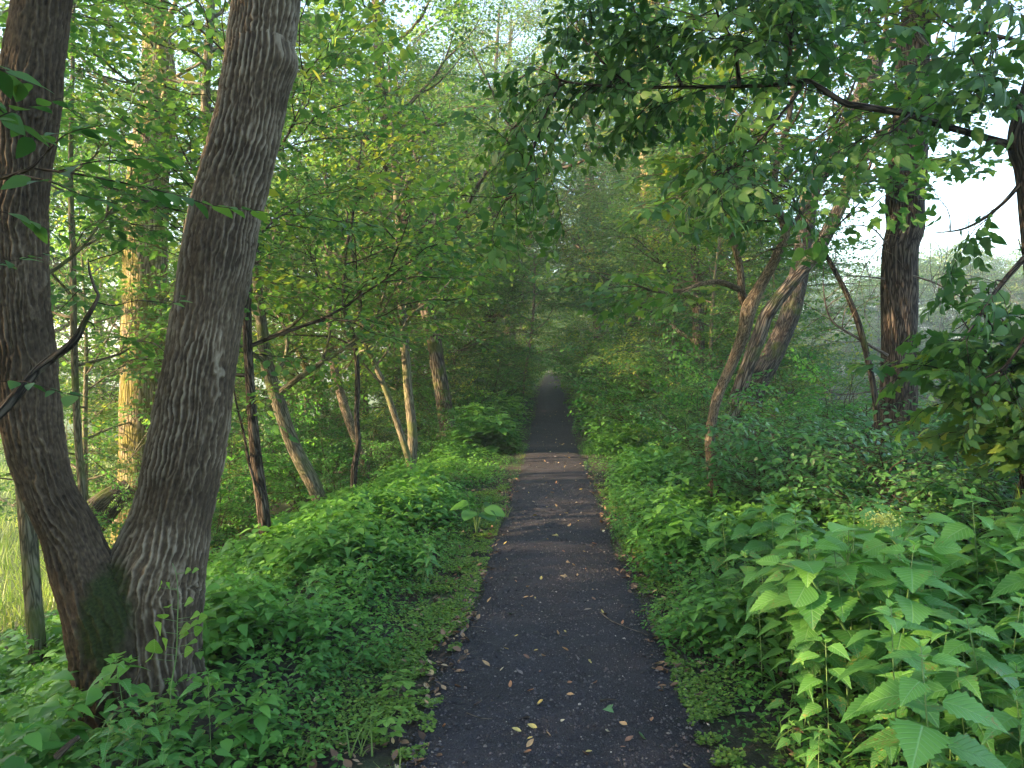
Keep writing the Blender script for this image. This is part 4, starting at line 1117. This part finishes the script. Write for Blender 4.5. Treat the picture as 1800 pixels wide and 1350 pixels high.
# ------------------------------------------------------------------ 7. herbs
def herb_block(rng, T, H, leaf, nodes, spread=1.0, W=None, L=None, at=(0, 0, 0), lean=None, small_top=True):
    """a nettle-like herb: upright stem, opposite pairs of toothed leaves, each pair turned a right angle"""
    at = np.asarray(at, float)
    lean = rng.normal(0, .10, 2) if lean is None else lean
    t = np.linspace(0, 1, 6)
    st = at + np.stack([lean[0] * H * t ** 1.5, lean[1] * H * t ** 1.5, H * t], -1)
    if W is not None:
        tube(W, st, np.linspace(.0038, .0018, 6) * (H / .6) ** .5, seg=5, n=7)
    q = np.concatenate([.22 + .72 * np.linspace(0, 1, nodes) ** .8, [.97, 1.0]])
    az0 = rng.random() * 6.28
    O, D, U, Z, RN = [], [], [], [], []
    for i, tq in enumerate(q):
        f = tq * 5; j = min(int(f), 4)
        p = st[j] + (st[j + 1] - st[j]) * (f - j)
        if i < nodes:
            sz = leaf * (.62 + .55 * math.sin(math.pi * min(1, (i + .8) / (nodes + .6)))) * (.85 + .3 * rng.random())
            el = .1 + .28 * (i / nodes)
        else:
            sz = leaf * (.42 if i == nodes else .26)
            el = .6 + .4 * (i - nodes)
        for s_ in (0, 1):
            az = az0 + i * math.pi / 2 + s_ * math.pi + rng.normal(0, .15)
            out = A(math.cos(az), math.sin(az), 0)
            d = norm(out * math.cos(el) + A(0, 0, 1) * (math.sin(el) - .05) + rng.normal(0, .08, 3))
            pet = sz * (.32 if i < nodes else .1) * spread
            pe = p + norm(out + A(0, 0, .55)) * pet
            if W is not None and i < nodes:
                tube(W, [p, (p + pe) / 2 + A(0, 0, -.003), pe], [.0013, .001, .0009], seg=3, n=3, close=False)
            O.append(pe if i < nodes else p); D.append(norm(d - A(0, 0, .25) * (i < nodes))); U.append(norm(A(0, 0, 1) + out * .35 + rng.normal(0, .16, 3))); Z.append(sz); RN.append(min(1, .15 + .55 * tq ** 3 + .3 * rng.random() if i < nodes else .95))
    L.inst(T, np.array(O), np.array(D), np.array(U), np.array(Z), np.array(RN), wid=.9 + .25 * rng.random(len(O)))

GH = 'nettle like herbs crowding the near edges of the path'
hp = []
for i in range(7):
    r_ = np.random.default_rng(1100 + i)
    W, L = Acc(), Acc()
    H = [.62, .5, .75, .42, .85, .55, .34][i]
    herb_block(r_, [SER, SERN, SERW, SER, SERW, SERN, SER][i], H, [.13, .12, .14, .10, .145, .13, .085][i], [8, 7, 9, 5, 9, 7, 5][i], W=W, L=L)
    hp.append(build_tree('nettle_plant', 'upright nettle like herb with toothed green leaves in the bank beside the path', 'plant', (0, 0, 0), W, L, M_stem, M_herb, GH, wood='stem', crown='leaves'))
hused = set()
nh = 0
def put_herb(x, y, s_, i=None):
    global nh
    i = int(rng.integers(0, len(hp))) if i is None else i
    root = hp[i]; nh += 1
    loc = (x, y, float(ground_z(x, y)) - .02)
    rz = rng.random() * 6.28; tl = tuple(rng.normal(0, .10, 2))
    if i not in hused:
        hused.add(i); root.location = loc; root.rotation_euler = (*tl, rz); root.scale = (s_,) * 3
    else:
        dup(root, loc, rz, s_, tilt=tl)

# right foreground: dense tall herbs; left foreground: sparser
R2 = np.random.default_rng(33)
def rnd_in(y0, y1, d0, d1, n, mind):
    out = []
    tries = 0
    while len(out) < n and tries < n * 60:
        tries += 1
        y = y0 + (y1 - y0) * R2.random(); d = d0 + (d1 - d0) * R2.random()
        if all((y - b) ** 2 + (d - a) ** 2 > mind ** 2 for a, b in out):
            out.append((d, y))
    return out
for d, y in rnd_in(1.75, 5.2, .95, 3.2, 175, .105):
    if d + path_x(y) > y * .72 + .5:
        continue
    edge = min(1, (d - .75) / .6)
    put_herb(path_x(y) + d, y, (.55 + .55 * edge) * (.85 + .3 * R2.random()), int(R2.choice([0, 1, 2, 4, 5, 3] if edge > .6 else [3, 6, 1])))
for d, y in rnd_in(3.3, 6.4, -2.7, -.95, 85, .15):
    if (d + path_x(y) < -1.3 and y < 4.3) or (d > -1.25 - .6 * max(0, 5 - y) * .5 and y < 5):
        continue
    put_herb(path_x(y) + d, y, .5 + .25 * R2.random(), int(R2.choice([0, 1, 3, 5, 6])))
for d, y in rnd_in(2.3, 3.4, -1.9, -1.35, 16, .16):
    put_herb(path_x(y) + d, y, .55 + .2 * R2.random(), int(R2.choice([1, 3, 5, 6])))

# the same kinds further off: one mass nobody could count
def r_keep(d, y):
    lim = -.74 - .24 * max(0, 4.9 - y) + .2 * max(0, min(1, (y - 5.5) / 3))
    return d < lim + .35 * (float(fbm(np.array([[d * 2.0, y * 2.0, 4.0]]), 8, 2)[0]) - .35)

def herb_mass(name, label, area, n, seed, T, hr, leaf, nodes, matl, keep=lambda d, y: True):
    r_ = np.random.default_rng(seed)
    protos = []
    for i in range(10):
        L = Acc()
        herb_block(r_, T, 1.0, leaf, nodes, L=L)
        protos.append(L.arrays())
    y0, y1, d0, d1, pw = area
    y = y0 + (y1 - y0) * r_.random(n) ** pw
    d = d0 + (d1 - d0) * r_.random(n)
    m = np.array([keep(a, b) for a, b in zip(d, y)])
    y, d = y[m], d[m]; n = len(y)
    x = path_x(y) + d
    z = ground_z(x, y) - .03
    clump = fbm(np.stack([x * 1.1, y * 1.1, 0 * x], -1), seed, 3)
    sc = hr * np.clip(.15 + 2.0 * (clump - .2), .3, 1.35) * (.7 + .5 * r_.random(n)) * np.clip((np.abs(d) - .42) / (1.0 if y1 < 20 and d1 < 0 else .6), .2, 1)
    az = r_.random(n) * 6.28; tx, ty = r_.normal(0, .12, n), r_.normal(0, .12, n)
    up = norm(np.stack([tx, ty, np.ones(n)], -1))
    xx = norm(np.cross(up, np.stack([np.sin(az), np.cos(az), 0 * az], -1))); yy = np.cross(up, xx)
    M = np.stack([xx, yy, up], -1)
    Lm = Acc(); pick = r_.integers(0, 10, n)
    for k in range(10):
        q = pick == k
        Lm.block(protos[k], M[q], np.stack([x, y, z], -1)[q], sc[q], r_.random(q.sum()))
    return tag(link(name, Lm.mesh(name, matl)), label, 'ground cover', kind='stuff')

SERL = leaf_strip(5, prof_acuminate(.33, .32, .9), 0, droop=.28, fold=.2)
herb_mass('ground_cover', 'green herbs covering the bank left of the path', (3.2, 16, -4.6, -.5, 1.3), 7500, 41, SERL, .36, .24, 4, M_cover, keep=lambda d, y: not (y < 4.4 and d < -1.35) and r_keep(d, y))
herb_mass('ground_cover', 'green herbs covering the bank right of the path', (4.4, 16, .53, 4.6, 1.3), 6500, 42, SERL, .48, .22, 4, M_cover)
herb_mass('ground_cover', 'distant green herbs along the far part of the path', (15, 150, -3.6, -.5, 2.0), 5200, 43, OV6, .62, .25, 3, M_cover)
herb_mass('ground_cover', 'distant green herbs along the far right side of the path', (15, 150, .5, 3.6, 2.0), 5200, 44, OV6, .62, .25, 3, M_cover)
herb_mass('ground_cover', 'low leafy growth on the slope below the forked tree', (2.4, 9, -5.5, -2.1, 1.2), 2600, 45, SERL, .34, .26, 3, M_cover)
herb_mass('ground_cover', 'low seedlings between the herbs at the foot of the forked tree', (2.2, 4.6, -2.6, -.85, 1), 700, 46, SERL, .17, .36, 2, M_cover)
herb_mass('ground_cover', 'low leaves under the tall herbs at the right', (1.7, 5.2, .68, 3.6, 1), 1700, 47, SERL, .24, .34, 3, M_cover)

def small_cover():
    r_ = np.random.default_rng(51)
    n = 70000
    y = 1.9 + 9 * r_.random(n) ** 1.5
    side = r_.random(n) < .62
    d = np.where(side, -.56 - np.abs(r_.normal(0, .32, n)), .60 + np.abs(r_.normal(0, .2, n)))
    x = path_x(y) + d
    den = fbm(np.stack([x * 3.3, y * 3.3, 0 * x], -1), 52, 4)
    den2 = fbm(np.stack([x * 9, y * 9, 0 * x + 7], -1), 53, 2)
    m = den * .6 + den2 * .4 + .04 * (y > 4) > .505
    m &= ~((y < 2.7) & (d < 0) & (den < .56))
    x, y, d = x[m], y[m], d[m]; n = len(x)
    z = ground_z(x, y) + .004 + .035 * r_.random(n) * np.clip((np.abs(d) - .5) * 2.5, .2, 1)
    az = r_.random(n) * 6.28
    L = Acc()
    L.inst(OV6, np.stack([x, y, z], -1), np.stack([np.cos(az), np.sin(az), .25 + 0 * az], -1), norm(A(0, 0, 1) + r_.normal(0, .35, (n, 3))), .010 + .014 * r_.random(n), r_.random(n), wid=1.2 + .5 * r_.random(n))
    tag(link('chickweed', L.mesh('chickweed', M_moss)), 'tiny yellow green chickweed along both edges of the path', 'ground cover', kind='stuff')
    # meadow grass
    n = 60000
    x = -6 - 30 * r_.random(n) ** 1.3; y = 2 + 40 * r_.random(n)
    z = ground_z(x, y) - .02
    blade = (np.array([(-.02, 0, 0), (.02, 0, 0), (0, 1, -.15)], float), [(0, 1, 2)])
    L = Acc()
    L.inst(blade, np.stack([x, y, z], -1), norm(A(0, 0, 1) + r_.normal(0, .35, (n, 3))), norm(r_.normal(0, 1, (n, 3))), .2 + .3 * r_.random(n), r_.random(n), wid=1 + r_.random(n))
    tag(link('meadow_grass', L.mesh('meadow_grass', M_grass)), 'bright meadow grass below the bank on the left', 'grass', kind='stuff')
small_cover()

# ------------------------------------------------------------------ 8. particular foreground plants
def hydrangea():
    r_ = np.random.default_rng(61)
    Y = 3.55
    base = P(1560, 1230, Y); base[2] = float(ground_z(base[0], base[1]))
    W, L, FL = Acc(), Acc(), Acc()
    spots = [(1480, 925, .15), (1515, 940, .12), (1445, 960, .15), (1420, 990, .16), (1540, 960, .12), (1590, 985, .15), (1570, 930, .11), (1620, 915, .11), (1650, 910, .12), (1640, 935, .10), (1500, 985, .16), (1540, 1000, .13),
             (1390, 1010, .14), (1460, 1010, .13), (1585, 950, .10), (1600, 1020, .14), (1470, 955, .13), (1530, 905, .09), (1350, 985, .12), (1660, 960, .12), (1410, 1040, .14), (1560, 1045, .14)]
    O, D, U, Z = [], [], [], []
    hub = [P(1490, 990, Y), P(1580, 965, Y + .1), P(1420, 1010, Y - .1)]
    for h in hub:
        tube(W, [base, (base + h) / 2 + A(.03, 0, .03), h], [.007, .006, .004], seg=7, n=16)
    for (u, v, s_) in spots:
        p = P(u, v, Y + r_.normal(0, .12))
        h = min(hub, key=lambda q: np.linalg.norm(q - p))
        d = norm((p - h) * A(1, 1, .3) + r_.normal(0, .02, 3) + A(0, -.02, -.01))
        o = p - d * s_ * .45
        tube(W, [h, (h + o) / 2 + A(0, 0, .01), o], [.003, .0024, .002], seg=5, n=8)
        O.append(o); D.append(d); U.append(norm(A(0, -.45, 1) + r_.normal(0, .15, 3))); Z.append(s_ * 1.0)
    L.inst(ROU, np.array(O), np.array(D), np.array(U), np.array(Z), r_.random(len(O)) * .5 + .4, wid=1.0 + .2 * r_.random(len(O)))
    root = build_tree('hydrangea_bush', 'broad round leaved bush with a yellow green flower head at the right', 'bush', base, W, L, M_stem, M_herb, wood='stems', crown='leaves')
    c = P(1552, 912, Y)
    n = 420
    q = r_.normal(0, 1, (n, 3)) * A(.036, .036, .022) + c
    FL.inst(DIA, q, r_.normal(0, 1, (n, 3)), r_.normal(0, 1, (n, 3)), .006 + .005 * r_.random(n), r_.random(n), wid=np.full(n, 1.8))
    tube(FL, [hub[1], c - A(0, 0, .03), c], [.003, .002, .0015], seg=5, n=8)
    for i in range(26):
        e = c + r_.normal(0, 1, 3) * A(.032, .032, .018)
        tube(FL, [c - A(0, 0, .02), e], [.0012, .0008], seg=3, n=2)
    b32 = np.asarray(base, np.float32)
    FL.v = [x - b32 for x in FL.v]
    link('flower_head', FL.mesh('flower_head', M_flower), root)
hydrangea()

def bean_vine():
    r_ = np.random.default_rng(62)
    Y = 3.45
    pts = [P(300, 1215, Y), P(310, 1150, Y), P(312, 1090, Y), P(313, 1050, Y), P(310, 1010, Y), P(303, 990, Y)]
    base = pts[0].copy(); base[2] = float(ground_z(base[0], base[1]))
    W, L = Acc(), Acc()
    tube(W, [base] + pts, np.linspace(.004, .0012, 7), seg=5, n=40)
    O, D, U, Z = [], [], [], []
    for (u, v, s_) in [(292, 1025, .055), (306, 1024, .04), (322, 997, .038), (334, 997, .036), (322, 1052, .055), (306, 1060, .045), (333, 1076, .055), (345, 1082, .06), (330, 1092, .055), (298, 1080, .06), (314, 1100, .07), (337, 1104, .055),
                       (289, 1102, .08), (312, 1111, .05), (325, 1125, .065), (300, 1128, .07), (283, 1140, .09), (320, 1140, .06), (275, 1150, .07)]:
        o = P(u - (10 if u < 312 else -4), v + 8, Y - .03); tgt = P(u + (-12 if u < 312 else 14), v + 3, Y - .05 - .03 * r_.random())
        st = P(312, v + 12, Y)
        tube(W, [st, (st + o) / 2, o], [.0015, .0012, .001], seg=3, n=4)
        O.append(o); D.append(norm(tgt - o + A(0, 0, .004))); U.append(norm(A(0, -.8, .8) + r_.normal(0, .25, 3))); Z.append(s_ * 1.15)
    L.inst(ROU, np.array(O), np.array(D), np.array(U), np.array(Z), r_.random(len(O)) * .6 + .3, wid=np.full(len(O), .85))
    build_tree('bean_vine', 'bright climbing vine with rounded leaflets in front of the forked tree base', 'vine', base, W, L, M_stem, M_vine, wood='stem', crown='leaves')
    # young bright trifoliate seedlings
    for k, (u, v, lb) in enumerate([(275, 1270, 'brightest yellow green seedling of round leaflets just below the forked tree'), (190, 1290, 'bright green seedling at the lower left beside a fallen stick'), (230, 1325, 'bright green seedling at the bottom edge below the forked tree'),
                                    (680, 1320, 'bright green seedling at the bottom edge beside the left path edge'), (700, 1245, 'green seedling on the left path edge')]):
        Yk = 1.6 * F / (v - 652) * 1.03
        base = P(u, v, Yk); base[2] = float(ground_z(base[0], base[1]))
        W, L = Acc(), Acc()
        O, D, U, Z = [], [], [], []
        for j in range(9):
            az = j * 2.4 + r_.random(); h = .03 + .012 * j
            tip = base + A(math.cos(az) * .05, math.sin(az) * .05, h)
            tube(W, [base, base + A(0, 0, h * .6), tip], [.0018, .0014, .001], seg=4, n=5)
            for a2 in (-.9, 0, .9):
                O.append(tip); D.append(A(math.cos(az + a2), math.sin(az + a2), .1)); U.append(norm(A(0, 0, 1) + r_.normal(0, .2, 3))); Z.append(.038 + .02 * r_.random())
        L.inst(ROU, np.array(O), np.array(D), np.array(U), np.array(Z), r_.random(len(O)) * .8 + .2, wid=np.full(len(O), .85))
        build_tree('seedling', lb, 'plant', base, W, L, M_stem, M_vine, wood='stem', crown='leaves')
bean_vine()

def burdock():
    r_ = np.random.default_rng(63)
    Y = 7.6
    base = P(838, 900, Y); base[2] = float(ground_z(base[0], base[1]))
    W, L = Acc(), Acc()
    O, D, U, Z = [], [], [], []
    for az, s_, h in ((2.9, .21, .30), (-.35, .22, .27), (.6, .16, .29), (4.3, .19, .25), (1.7, .18, .28), (5.4, .2, .24)):
        d = A(math.cos(az), math.sin(az), 0)
        o = base + d * .08 + A(0, 0, h)
        tube(W, [base, base + d * .03 + A(0, 0, h * .5), o], [.006, .005, .004], seg=5, n=8)
        O.append(o); D.append(norm(d - A(0, 0, .1))); U.append(norm(A(0, -.35, 1))); Z.append(s_)
    L.inst(ROU, np.array(O), np.array(D), np.array(U), np.array(Z), r_.random(len(O)), wid=np.full(len(O), 1.0))
    build_tree('burdock_plant', 'plant with very large pale green leaves at the left edge of the path', 'plant', base, W, L, M_stem, M_cover, wood='stems', crown='leaves')
burdock()

# ------------------------------------------------------------------ 9. fallen leaves and sticks
FALL = leaf_strip(6, prof_acuminate(.26, .45, .7), 0, droop=-.35, fold=.55)
LOBE = leaf_maple(.3)
def ground_at(u, v):
    d = P(u, v, 1.0) - CAM
    t = (0.012 - CAM[2]) / d[2]
    p = CAM + d * t
    p[2] = float(ground_z(p[0], p[1])) + .016
    return p
fl_named = [(952, 1240, .065, 'yellow', 'curled pale yellow leaf on the path, longest of the near ones'), (936, 1279, .045, 'yellow', 'twisted yellow leaf on the path just below the curled pale one'), (932, 1301, .03, 'yellow', 'small amber leaf on the path near the bottom edge, centre'),
            (933, 1217, .038, 'rust', 'rust brown leaf on the path above the curled pale one'), (1003, 1225, .05, 'tan', 'folded tan leaf on the path right of the curled pale one'), (749, 1235, .04, 'tan', 'tan leaf at the left edge of the path'),
            (782, 1280, .04, 'rust', 'rust leaf near the lower left edge of the path'), (1072, 1251, .06, 'green', 'green lobed leaf lying flat on the right of the path'), (1125, 1300, .07, 'green', 'green leaf with thin stalk near the lower right of the path'),
            (1105, 1303, .045, 'brown', 'brown leaf under the green stalked leaf'), (1147, 1269, .04, 'rust', 'small rust leaf at the right side of the path'), (1098, 1276, .045, 'tan', 'pale tan leaf between the green leaves on the path'), (840, 1243, .06, 'grey', 'grey brown flat leaf on the left half of the path'),
            (980, 1115, .035, 'tan', 'small tan leaf in the middle of the path'), (942, 1145, .025, 'yellow', 'tiny round amber leaf in the middle of the path'), (908, 1120, .03, 'yellow', 'tiny amber leaf left of the small tan one'), (951, 1019, .045, 'yellow', 'yellow curled leaf in the middle of the path farther up'),
            (898, 1080, .055, 'green', 'small green lobed leaf left of the path centre'), (928, 1035, .06, 'tan', 'long pale tan leaf left of the path centre'), (815, 1112, .05, 'grey', 'grey leaf at the left edge of the path'), (833, 988, .05, 'tan', 'tan leaf at the left path edge farther up'),
            (1095, 1097, .04, 'rust', 'rust leaf beside the long stick on the path'), (1042, 1038, .025, 'pale', 'tiny cream leaf on the right half of the path'), (604, 1307, .09, 'tan', 'flat stone coloured dead leaf at the lower left bank'), (680, 1310, .07, 'brown', 'dark brown dead leaf at the left bank'),
            (700, 1290, .05, 'tan', 'tan dead leaf in the chickweed left of the path')]
lmeshes = {}
def fallen(T, key, col, seed):
    if key in lmeshes:
        return lmeshes[key]
    r_ = np.random.default_rng(seed)
    L = Acc()
    L.inst(T, A([0, 0, 0]).reshape(1, 3), A([0, 1, 0]).reshape(1, 3), A([.1, 0, 1]).reshape(1, 3), np.array([1.0]), np.array([.5]), wid=np.array([.9]))
    L.v = [x + A(0, -.5, .06).astype(np.float32) for x in L.v]
    me = L.mesh('fallen_leaf', M_lf[col]); lmeshes[key] = me
    return me
for u, v, s_, c, lb in fl_named:
    p = ground_at(u, v)
    o = link('fallen_leaf', fallen(LOBE if 'lobed' in lb else FALL, ('n', c, 'lobed' in lb), c, 1))
    o.location = p; o.rotation_euler = (rng.normal(0, .25), rng.normal(0, .3), rng.random() * 6.28); o.scale = (s_,) * 3
    tag(o, lb, 'fallen leaf', 'fallen leaves scattered on the path')
GFL = 'fallen leaves scattered on the path'
def litter():
    r_ = np.random.default_rng(58)
    n = 2600
    y = 2.0 + 10 * r_.random(n) ** 1.4
    d = np.where(r_.random(n) < .5, -1, 1) * (.50 + np.abs(r_.normal(0, .35, n)))
    x = path_x(y) + d
    m = fbm(np.stack([x * 2.5, y * 2.5, 0 * x], -1), 59, 3) > .46
    x, y = x[m], y[m]; n = len(x)
    L = Acc()
    L.inst(leaf_strip(4, prof_acuminate(.28, .45, .7), 0, droop=-.3, fold=.5), np.stack([x, y, ground_z(x, y) + .008], -1), norm(np.stack([r_.normal(size=n), r_.normal(size=n), .15 * r_.normal(size=n)], -1)), norm(A(0, 0, 1) + r_.normal(0, .3, (n, 3))), .02 + .045 * r_.random(n), r_.random(n))
    m_, nn, l, b, out = mat('dead leaf litter')
    a = node(nn, 'ShaderNodeAttribute', attribute_name='lf'); sp = node(nn, 'ShaderNodeSeparateXYZ'); l.new(a.outputs['Vector'], sp.inputs[0])
    rr = ramp(nn, [(0, (.05, .03, .02)), (.4, (.13, .075, .045)), (.7, (.24, .14, .08)), (.9, (.34, .24, .14)), (1, (.45, .36, .2))]); l.new(sp.outputs[2], rr.inputs[0]); l.new(rr.outputs[0], b.inputs['Base Color'])
    b.inputs['Roughness'].default_value = .8
    tag(link('leaf_litter', L.mesh('leaf_litter', m_)), 'brown dead leaf litter on the bare soil along the path edges', 'leaf litter', kind='stuff')
litter()
def verge_grass():
    r_ = np.random.default_rng(64)
    L = Acc()
    blade = leaf_strip(4, lambda t: .022 * (1 - t) ** .7 + .002, 0, droop=.5, fold=.3)
    for k in range(34):
        y = 2.4 + 12 * r_.random() ** 1.3; d = (-1 if r_.random() < .55 else 1) * (.55 + .7 * r_.random()); x = path_x(y) + d
        n = int(r_.integers(6, 16)); az = r_.random(n) * 6.28
        o = np.stack([x + r_.normal(0, .025, n), y + r_.normal(0, .025, n), np.full(n, float(ground_z(x, y)))], -1)
        dd = norm(np.stack([np.cos(az) * .6, np.sin(az) * .6, .8 + .5 * r_.random(n)], -1))
        L.inst(blade, o, dd, norm(A(0, 0, 1) - dd * .5 + r_.normal(0, .1, (n, 3))),   .08 + .13 * r_.random(n), .2 + .5 * r_.random(n))
    tag(link('verge_grass', L.mesh('verge_grass', M_grass)), 'thin grass blades scattered through the path edges', 'grass', kind='stuff')
verge_grass()
for i in range(190):
    y = 2.9 + 22 * rng.random() ** 1.35
    d = rng.normal(0, .36)
    if abs(d) > .8: continue
    x = path_x(y) + d
    c = ['tan', 'yellow', 'brown', 'rust', 'pale', 'tan', 'grey'][int(rng.integers(0, 7))]
    o = link('fallen_leaf', fallen(LOBE if i % 5 == 0 else FALL, ('n', c, i % 5 == 0), c, 1))
    s_ = .022 + .035 * rng.random()
    o.location = (x, y, float(ground_z(x, y)) + .015); o.rotation_euler = (rng.normal(0, .3), rng.normal(0, .3), rng.random() * 6.28); o.scale = (s_,) * 3
    tag(o, 'small %s dry leaf among others on the %s stretch of path' % (c, 'near' if y < 5 else 'middle' if y < 10 else 'far'), 'fallen leaf', GFL)

def stick(label, pix, r, Y=None, group=None):
    pts = [ground_at(*p) if Y is None else P(*p, Y) for p in pix]
    pts = [p + A(0, 0, r * .7) for p in pts]
    W = Acc()
    tube(W, pts, np.linspace(r, r * .5, len(pts)), seg=7, n=len(pts) * 7, lump=.25, seed=int(r * 1e4) % 9)
    b = np.array(pts[0], np.float32)
    W.v = [x - b for x in W.v]
    o = link('stick', W.mesh('stick', B_dead, att='bk')); o.location = pts[0]
    tag(o, label, 'stick', group)
stick('long thin stick lying at the right edge of the path', [(1055, 1078), (1075, 1093), (1100, 1104), (1142, 1118)], .0045)
stick('short straight stick at the left edge of the path', [(805, 1100), (835, 1103), (862, 1107)], .003)
stick('short brown stick on the right half of the path', [(1056, 1235), (1070, 1232), (1084, 1233)], .005)
stick('thin curved twig at the left edge of the path, above the short stick', [(822, 1067), (835, 1058), (845, 1054)], .002)
stick('reddish twig on the left half of the path', [(820, 1255), (845, 1264), (865, 1266)], .003)
stick('thick dead stick standing out of the leaves at the foot of the forked tree', [(195, 1265), (225, 1238), (240, 1225)], .016, Y=3.5)
stick('thin dead twig leaning on the foot of the forked tree', [(235, 1205), (243, 1190), (248, 1170)], .008, Y=3.5)
stick('brown broken branch piece at the lower left corner', [(100, 1335), (120, 1315), (138, 1300)], .016, Y=3.0)

# dead hanging twigs round the straight tree
def dead_twigs():
    r_ = np.random.default_rng(91)
    tree = next(o for o in C.objects if o.name.startswith('straight_tree'))
    def tw(pts, r0, k=4):
        W = Acc()
        c, _ = tube(W, pts, np.linspace(r0, .002, len(pts)), seg=5, n=18)
        for j in range(k):
            i = r_.integers(3, 15)
            l = limb(r_, c[i], norm(r_.normal(0, 1, 3) * A(1, .5, .7)) + norm(c[i] - c[i - 2]), .25 + .35 * r_.random(), up=-.4, n=6)
            tube(W, l, np.linspace(r0 * .35, .0012, 6), seg=4, n=8)
        b = np.array(tree.location, np.float32)
        W.v = [x - b for x in W.v]
        link('dead_branch', W.mesh('dead_branch', B_dead, att='bk'), tree)
    Y = 7.9
    tw([P(1560, 625, 8.0), P(1500, 590, Y), P(1460, 560, Y), P(1447, 500, Y), P(1452, 430, Y)], .018, 8)
    tw([P(1560, 680, 8.0), P(1520, 690, Y), P(1470, 692, Y), P(1440, 672, Y)], .010, 6)
    tw([P(1600, 655, 8.0), P(1630, 658, Y), P(1680, 650, Y), P(1720, 640, Y)], .014, 8)
    tw([P(1605, 700, 8.0), P(1650, 700, Y), P(1690, 712, Y)], .008, 4)
    tw([P(1605, 485, 8.0), P(1650, 500, Y), P(1700, 530, Y), P(1740, 560, Y)], .012, 7)
    tw([P(1555, 490, 8.0), P(1500, 485, Y), P(1450, 490, Y)], .010, 6)
    tw([P(1560, 430, 8.0), P(1530, 400, Y), P(1480, 400, Y), P(1420, 440, Y)], .010, 7)
    tw([P(1610, 60, 8.0), P(1660, 110, 8.1), P(1720, 80, 8.2), P(1780, 60, 8.2)], .03, 6)
    tw([P(1600, 760, 8.0), P(1640, 770, 7.9), P(1700, 765, 7.8)], .010, 7)
    tw([P(1560, 420, 8.0), P(1520, 470, Y), P(1500, 540, Y)], .006, 4)
    for q in range(14):
        u0 = 1430 + 330 * r_.random(); v0 = 300 + 200 * r_.random()
        tw([P(u0, v0, 8.3), P(u0 + r_.normal(0, 15), v0 + 60, 8.3), P(u0 + r_.normal(0, 25), v0 + 130, 8.2)], .004, 3)
dead_twigs()

def log():
    W = Acc()
    pts = [P(150, 915, 12.5), P(190, 885, 12.7), P(230, 858, 12.9)]
    pts[0][2] -= .1
    tube(W, pts, [.30, .24, .16], seg=16, n=24, lump=.3, seed=2)
    b = pts[0].astype(np.float32); W.v = [x - b for x in W.v]
    o = link('fallen_log', W.mesh('fallen_log', B_dark, att='bk')); o.location = pts[0]
    tag(o, 'dark broken log leaning in the gap between the forked tree stems', 'log')
log()

# ------------------------------------------------------------------ 10. morning haze
def haze():
    m = bpy.data.materials.new('morning haze'); m.use_nodes = True
    n = m.node_tree.nodes; l = m.node_tree.links
    n.remove(n['Principled BSDF'])
    v = n.new('ShaderNodeVolumePrincipled')
    v.inputs['Color'].default_value = (.80, .94, 1, 1)
    v.inputs['Density'].default_value = .0014
    v.inputs['Anisotropy'].default_value = .2
    l.new(v.outputs[0], n['Material Output'].inputs['Volume'])
    a = Acc()
    x0, x1, y0, y1, z0, z1 = -340, 340, -150, 360, -4.5, 27
    c = np.array([(x, y, z) for z in (z0, z1) for y in (y0, y1) for x in (x0, x1)], float)
    f = np.array([0, 2, 3, 1, 4, 5, 7, 6, 0, 1, 5, 4, 2, 6, 7, 3, 0, 4, 6, 2, 1, 3, 7, 5])
    a.add(c, f, np.full(6, 4), np.zeros((8, 3)))
    tag(link('haze', a.mesh('haze', m, smooth=False)), kind='stuff')
haze()
# every copy gets words that find it: side, and its rank by distance
ORD = ['nearest', 'second', 'third', 'fourth', 'fifth', 'sixth', 'seventh', 'eighth', 'ninth', 'tenth', 'eleventh', 'twelfth', 'thirteenth', 'fourteenth', 'fifteenth', 'sixteenth', 'seventeenth', 'eighteenth', 'nineteenth', 'twentieth']
tops = [o for o in C.objects if o.parent is None and o.get('group')]
for grp, word in ((GM, 'understory tree'), (GB, 'thicket bush'), (GC, 'canopy tree')):
    for side in (-1, 1):
        q = sorted([o for o in tops if o['group'] == grp and (o.location.x - path_x(o.location.y)) * side >= 0 and o.location.y > 2], key=lambda o: o.location.y)
        for i, o in enumerate(q):
            nm = 'nearest' if i == 0 else (ORD[i] + ' nearest' if i < 20 else None)
            sd = 'left' if side < 0 else 'right'
            o['label'] = ('%s %s in the green thicket %s of the path' % (nm, word, sd)) if nm else 'small hazy far %s at the distant end %s of the path' % (word, sd)
    for o in tops:
        if o['group'] == grp and o.location.y <= 2:
            o['label'] = 'leafy %s standing outside the view behind the viewer' % word
for o in tops:
    if o['group'] == GH:
        o['label'] = 'toothed nettle like herb in the dense bright bank right of the path' if o.location.x > path_x(o.location.y) else 'toothed nettle like herb in the lower bank left of the path'
q = sorted([o for o in tops if o['group'] == GF], key=lambda o: math.atan2(o.location.x, o.location.y))
print('herbs', nh, 'tris approx', sum(len(m.polygons) for m in bpy.data.meshes))
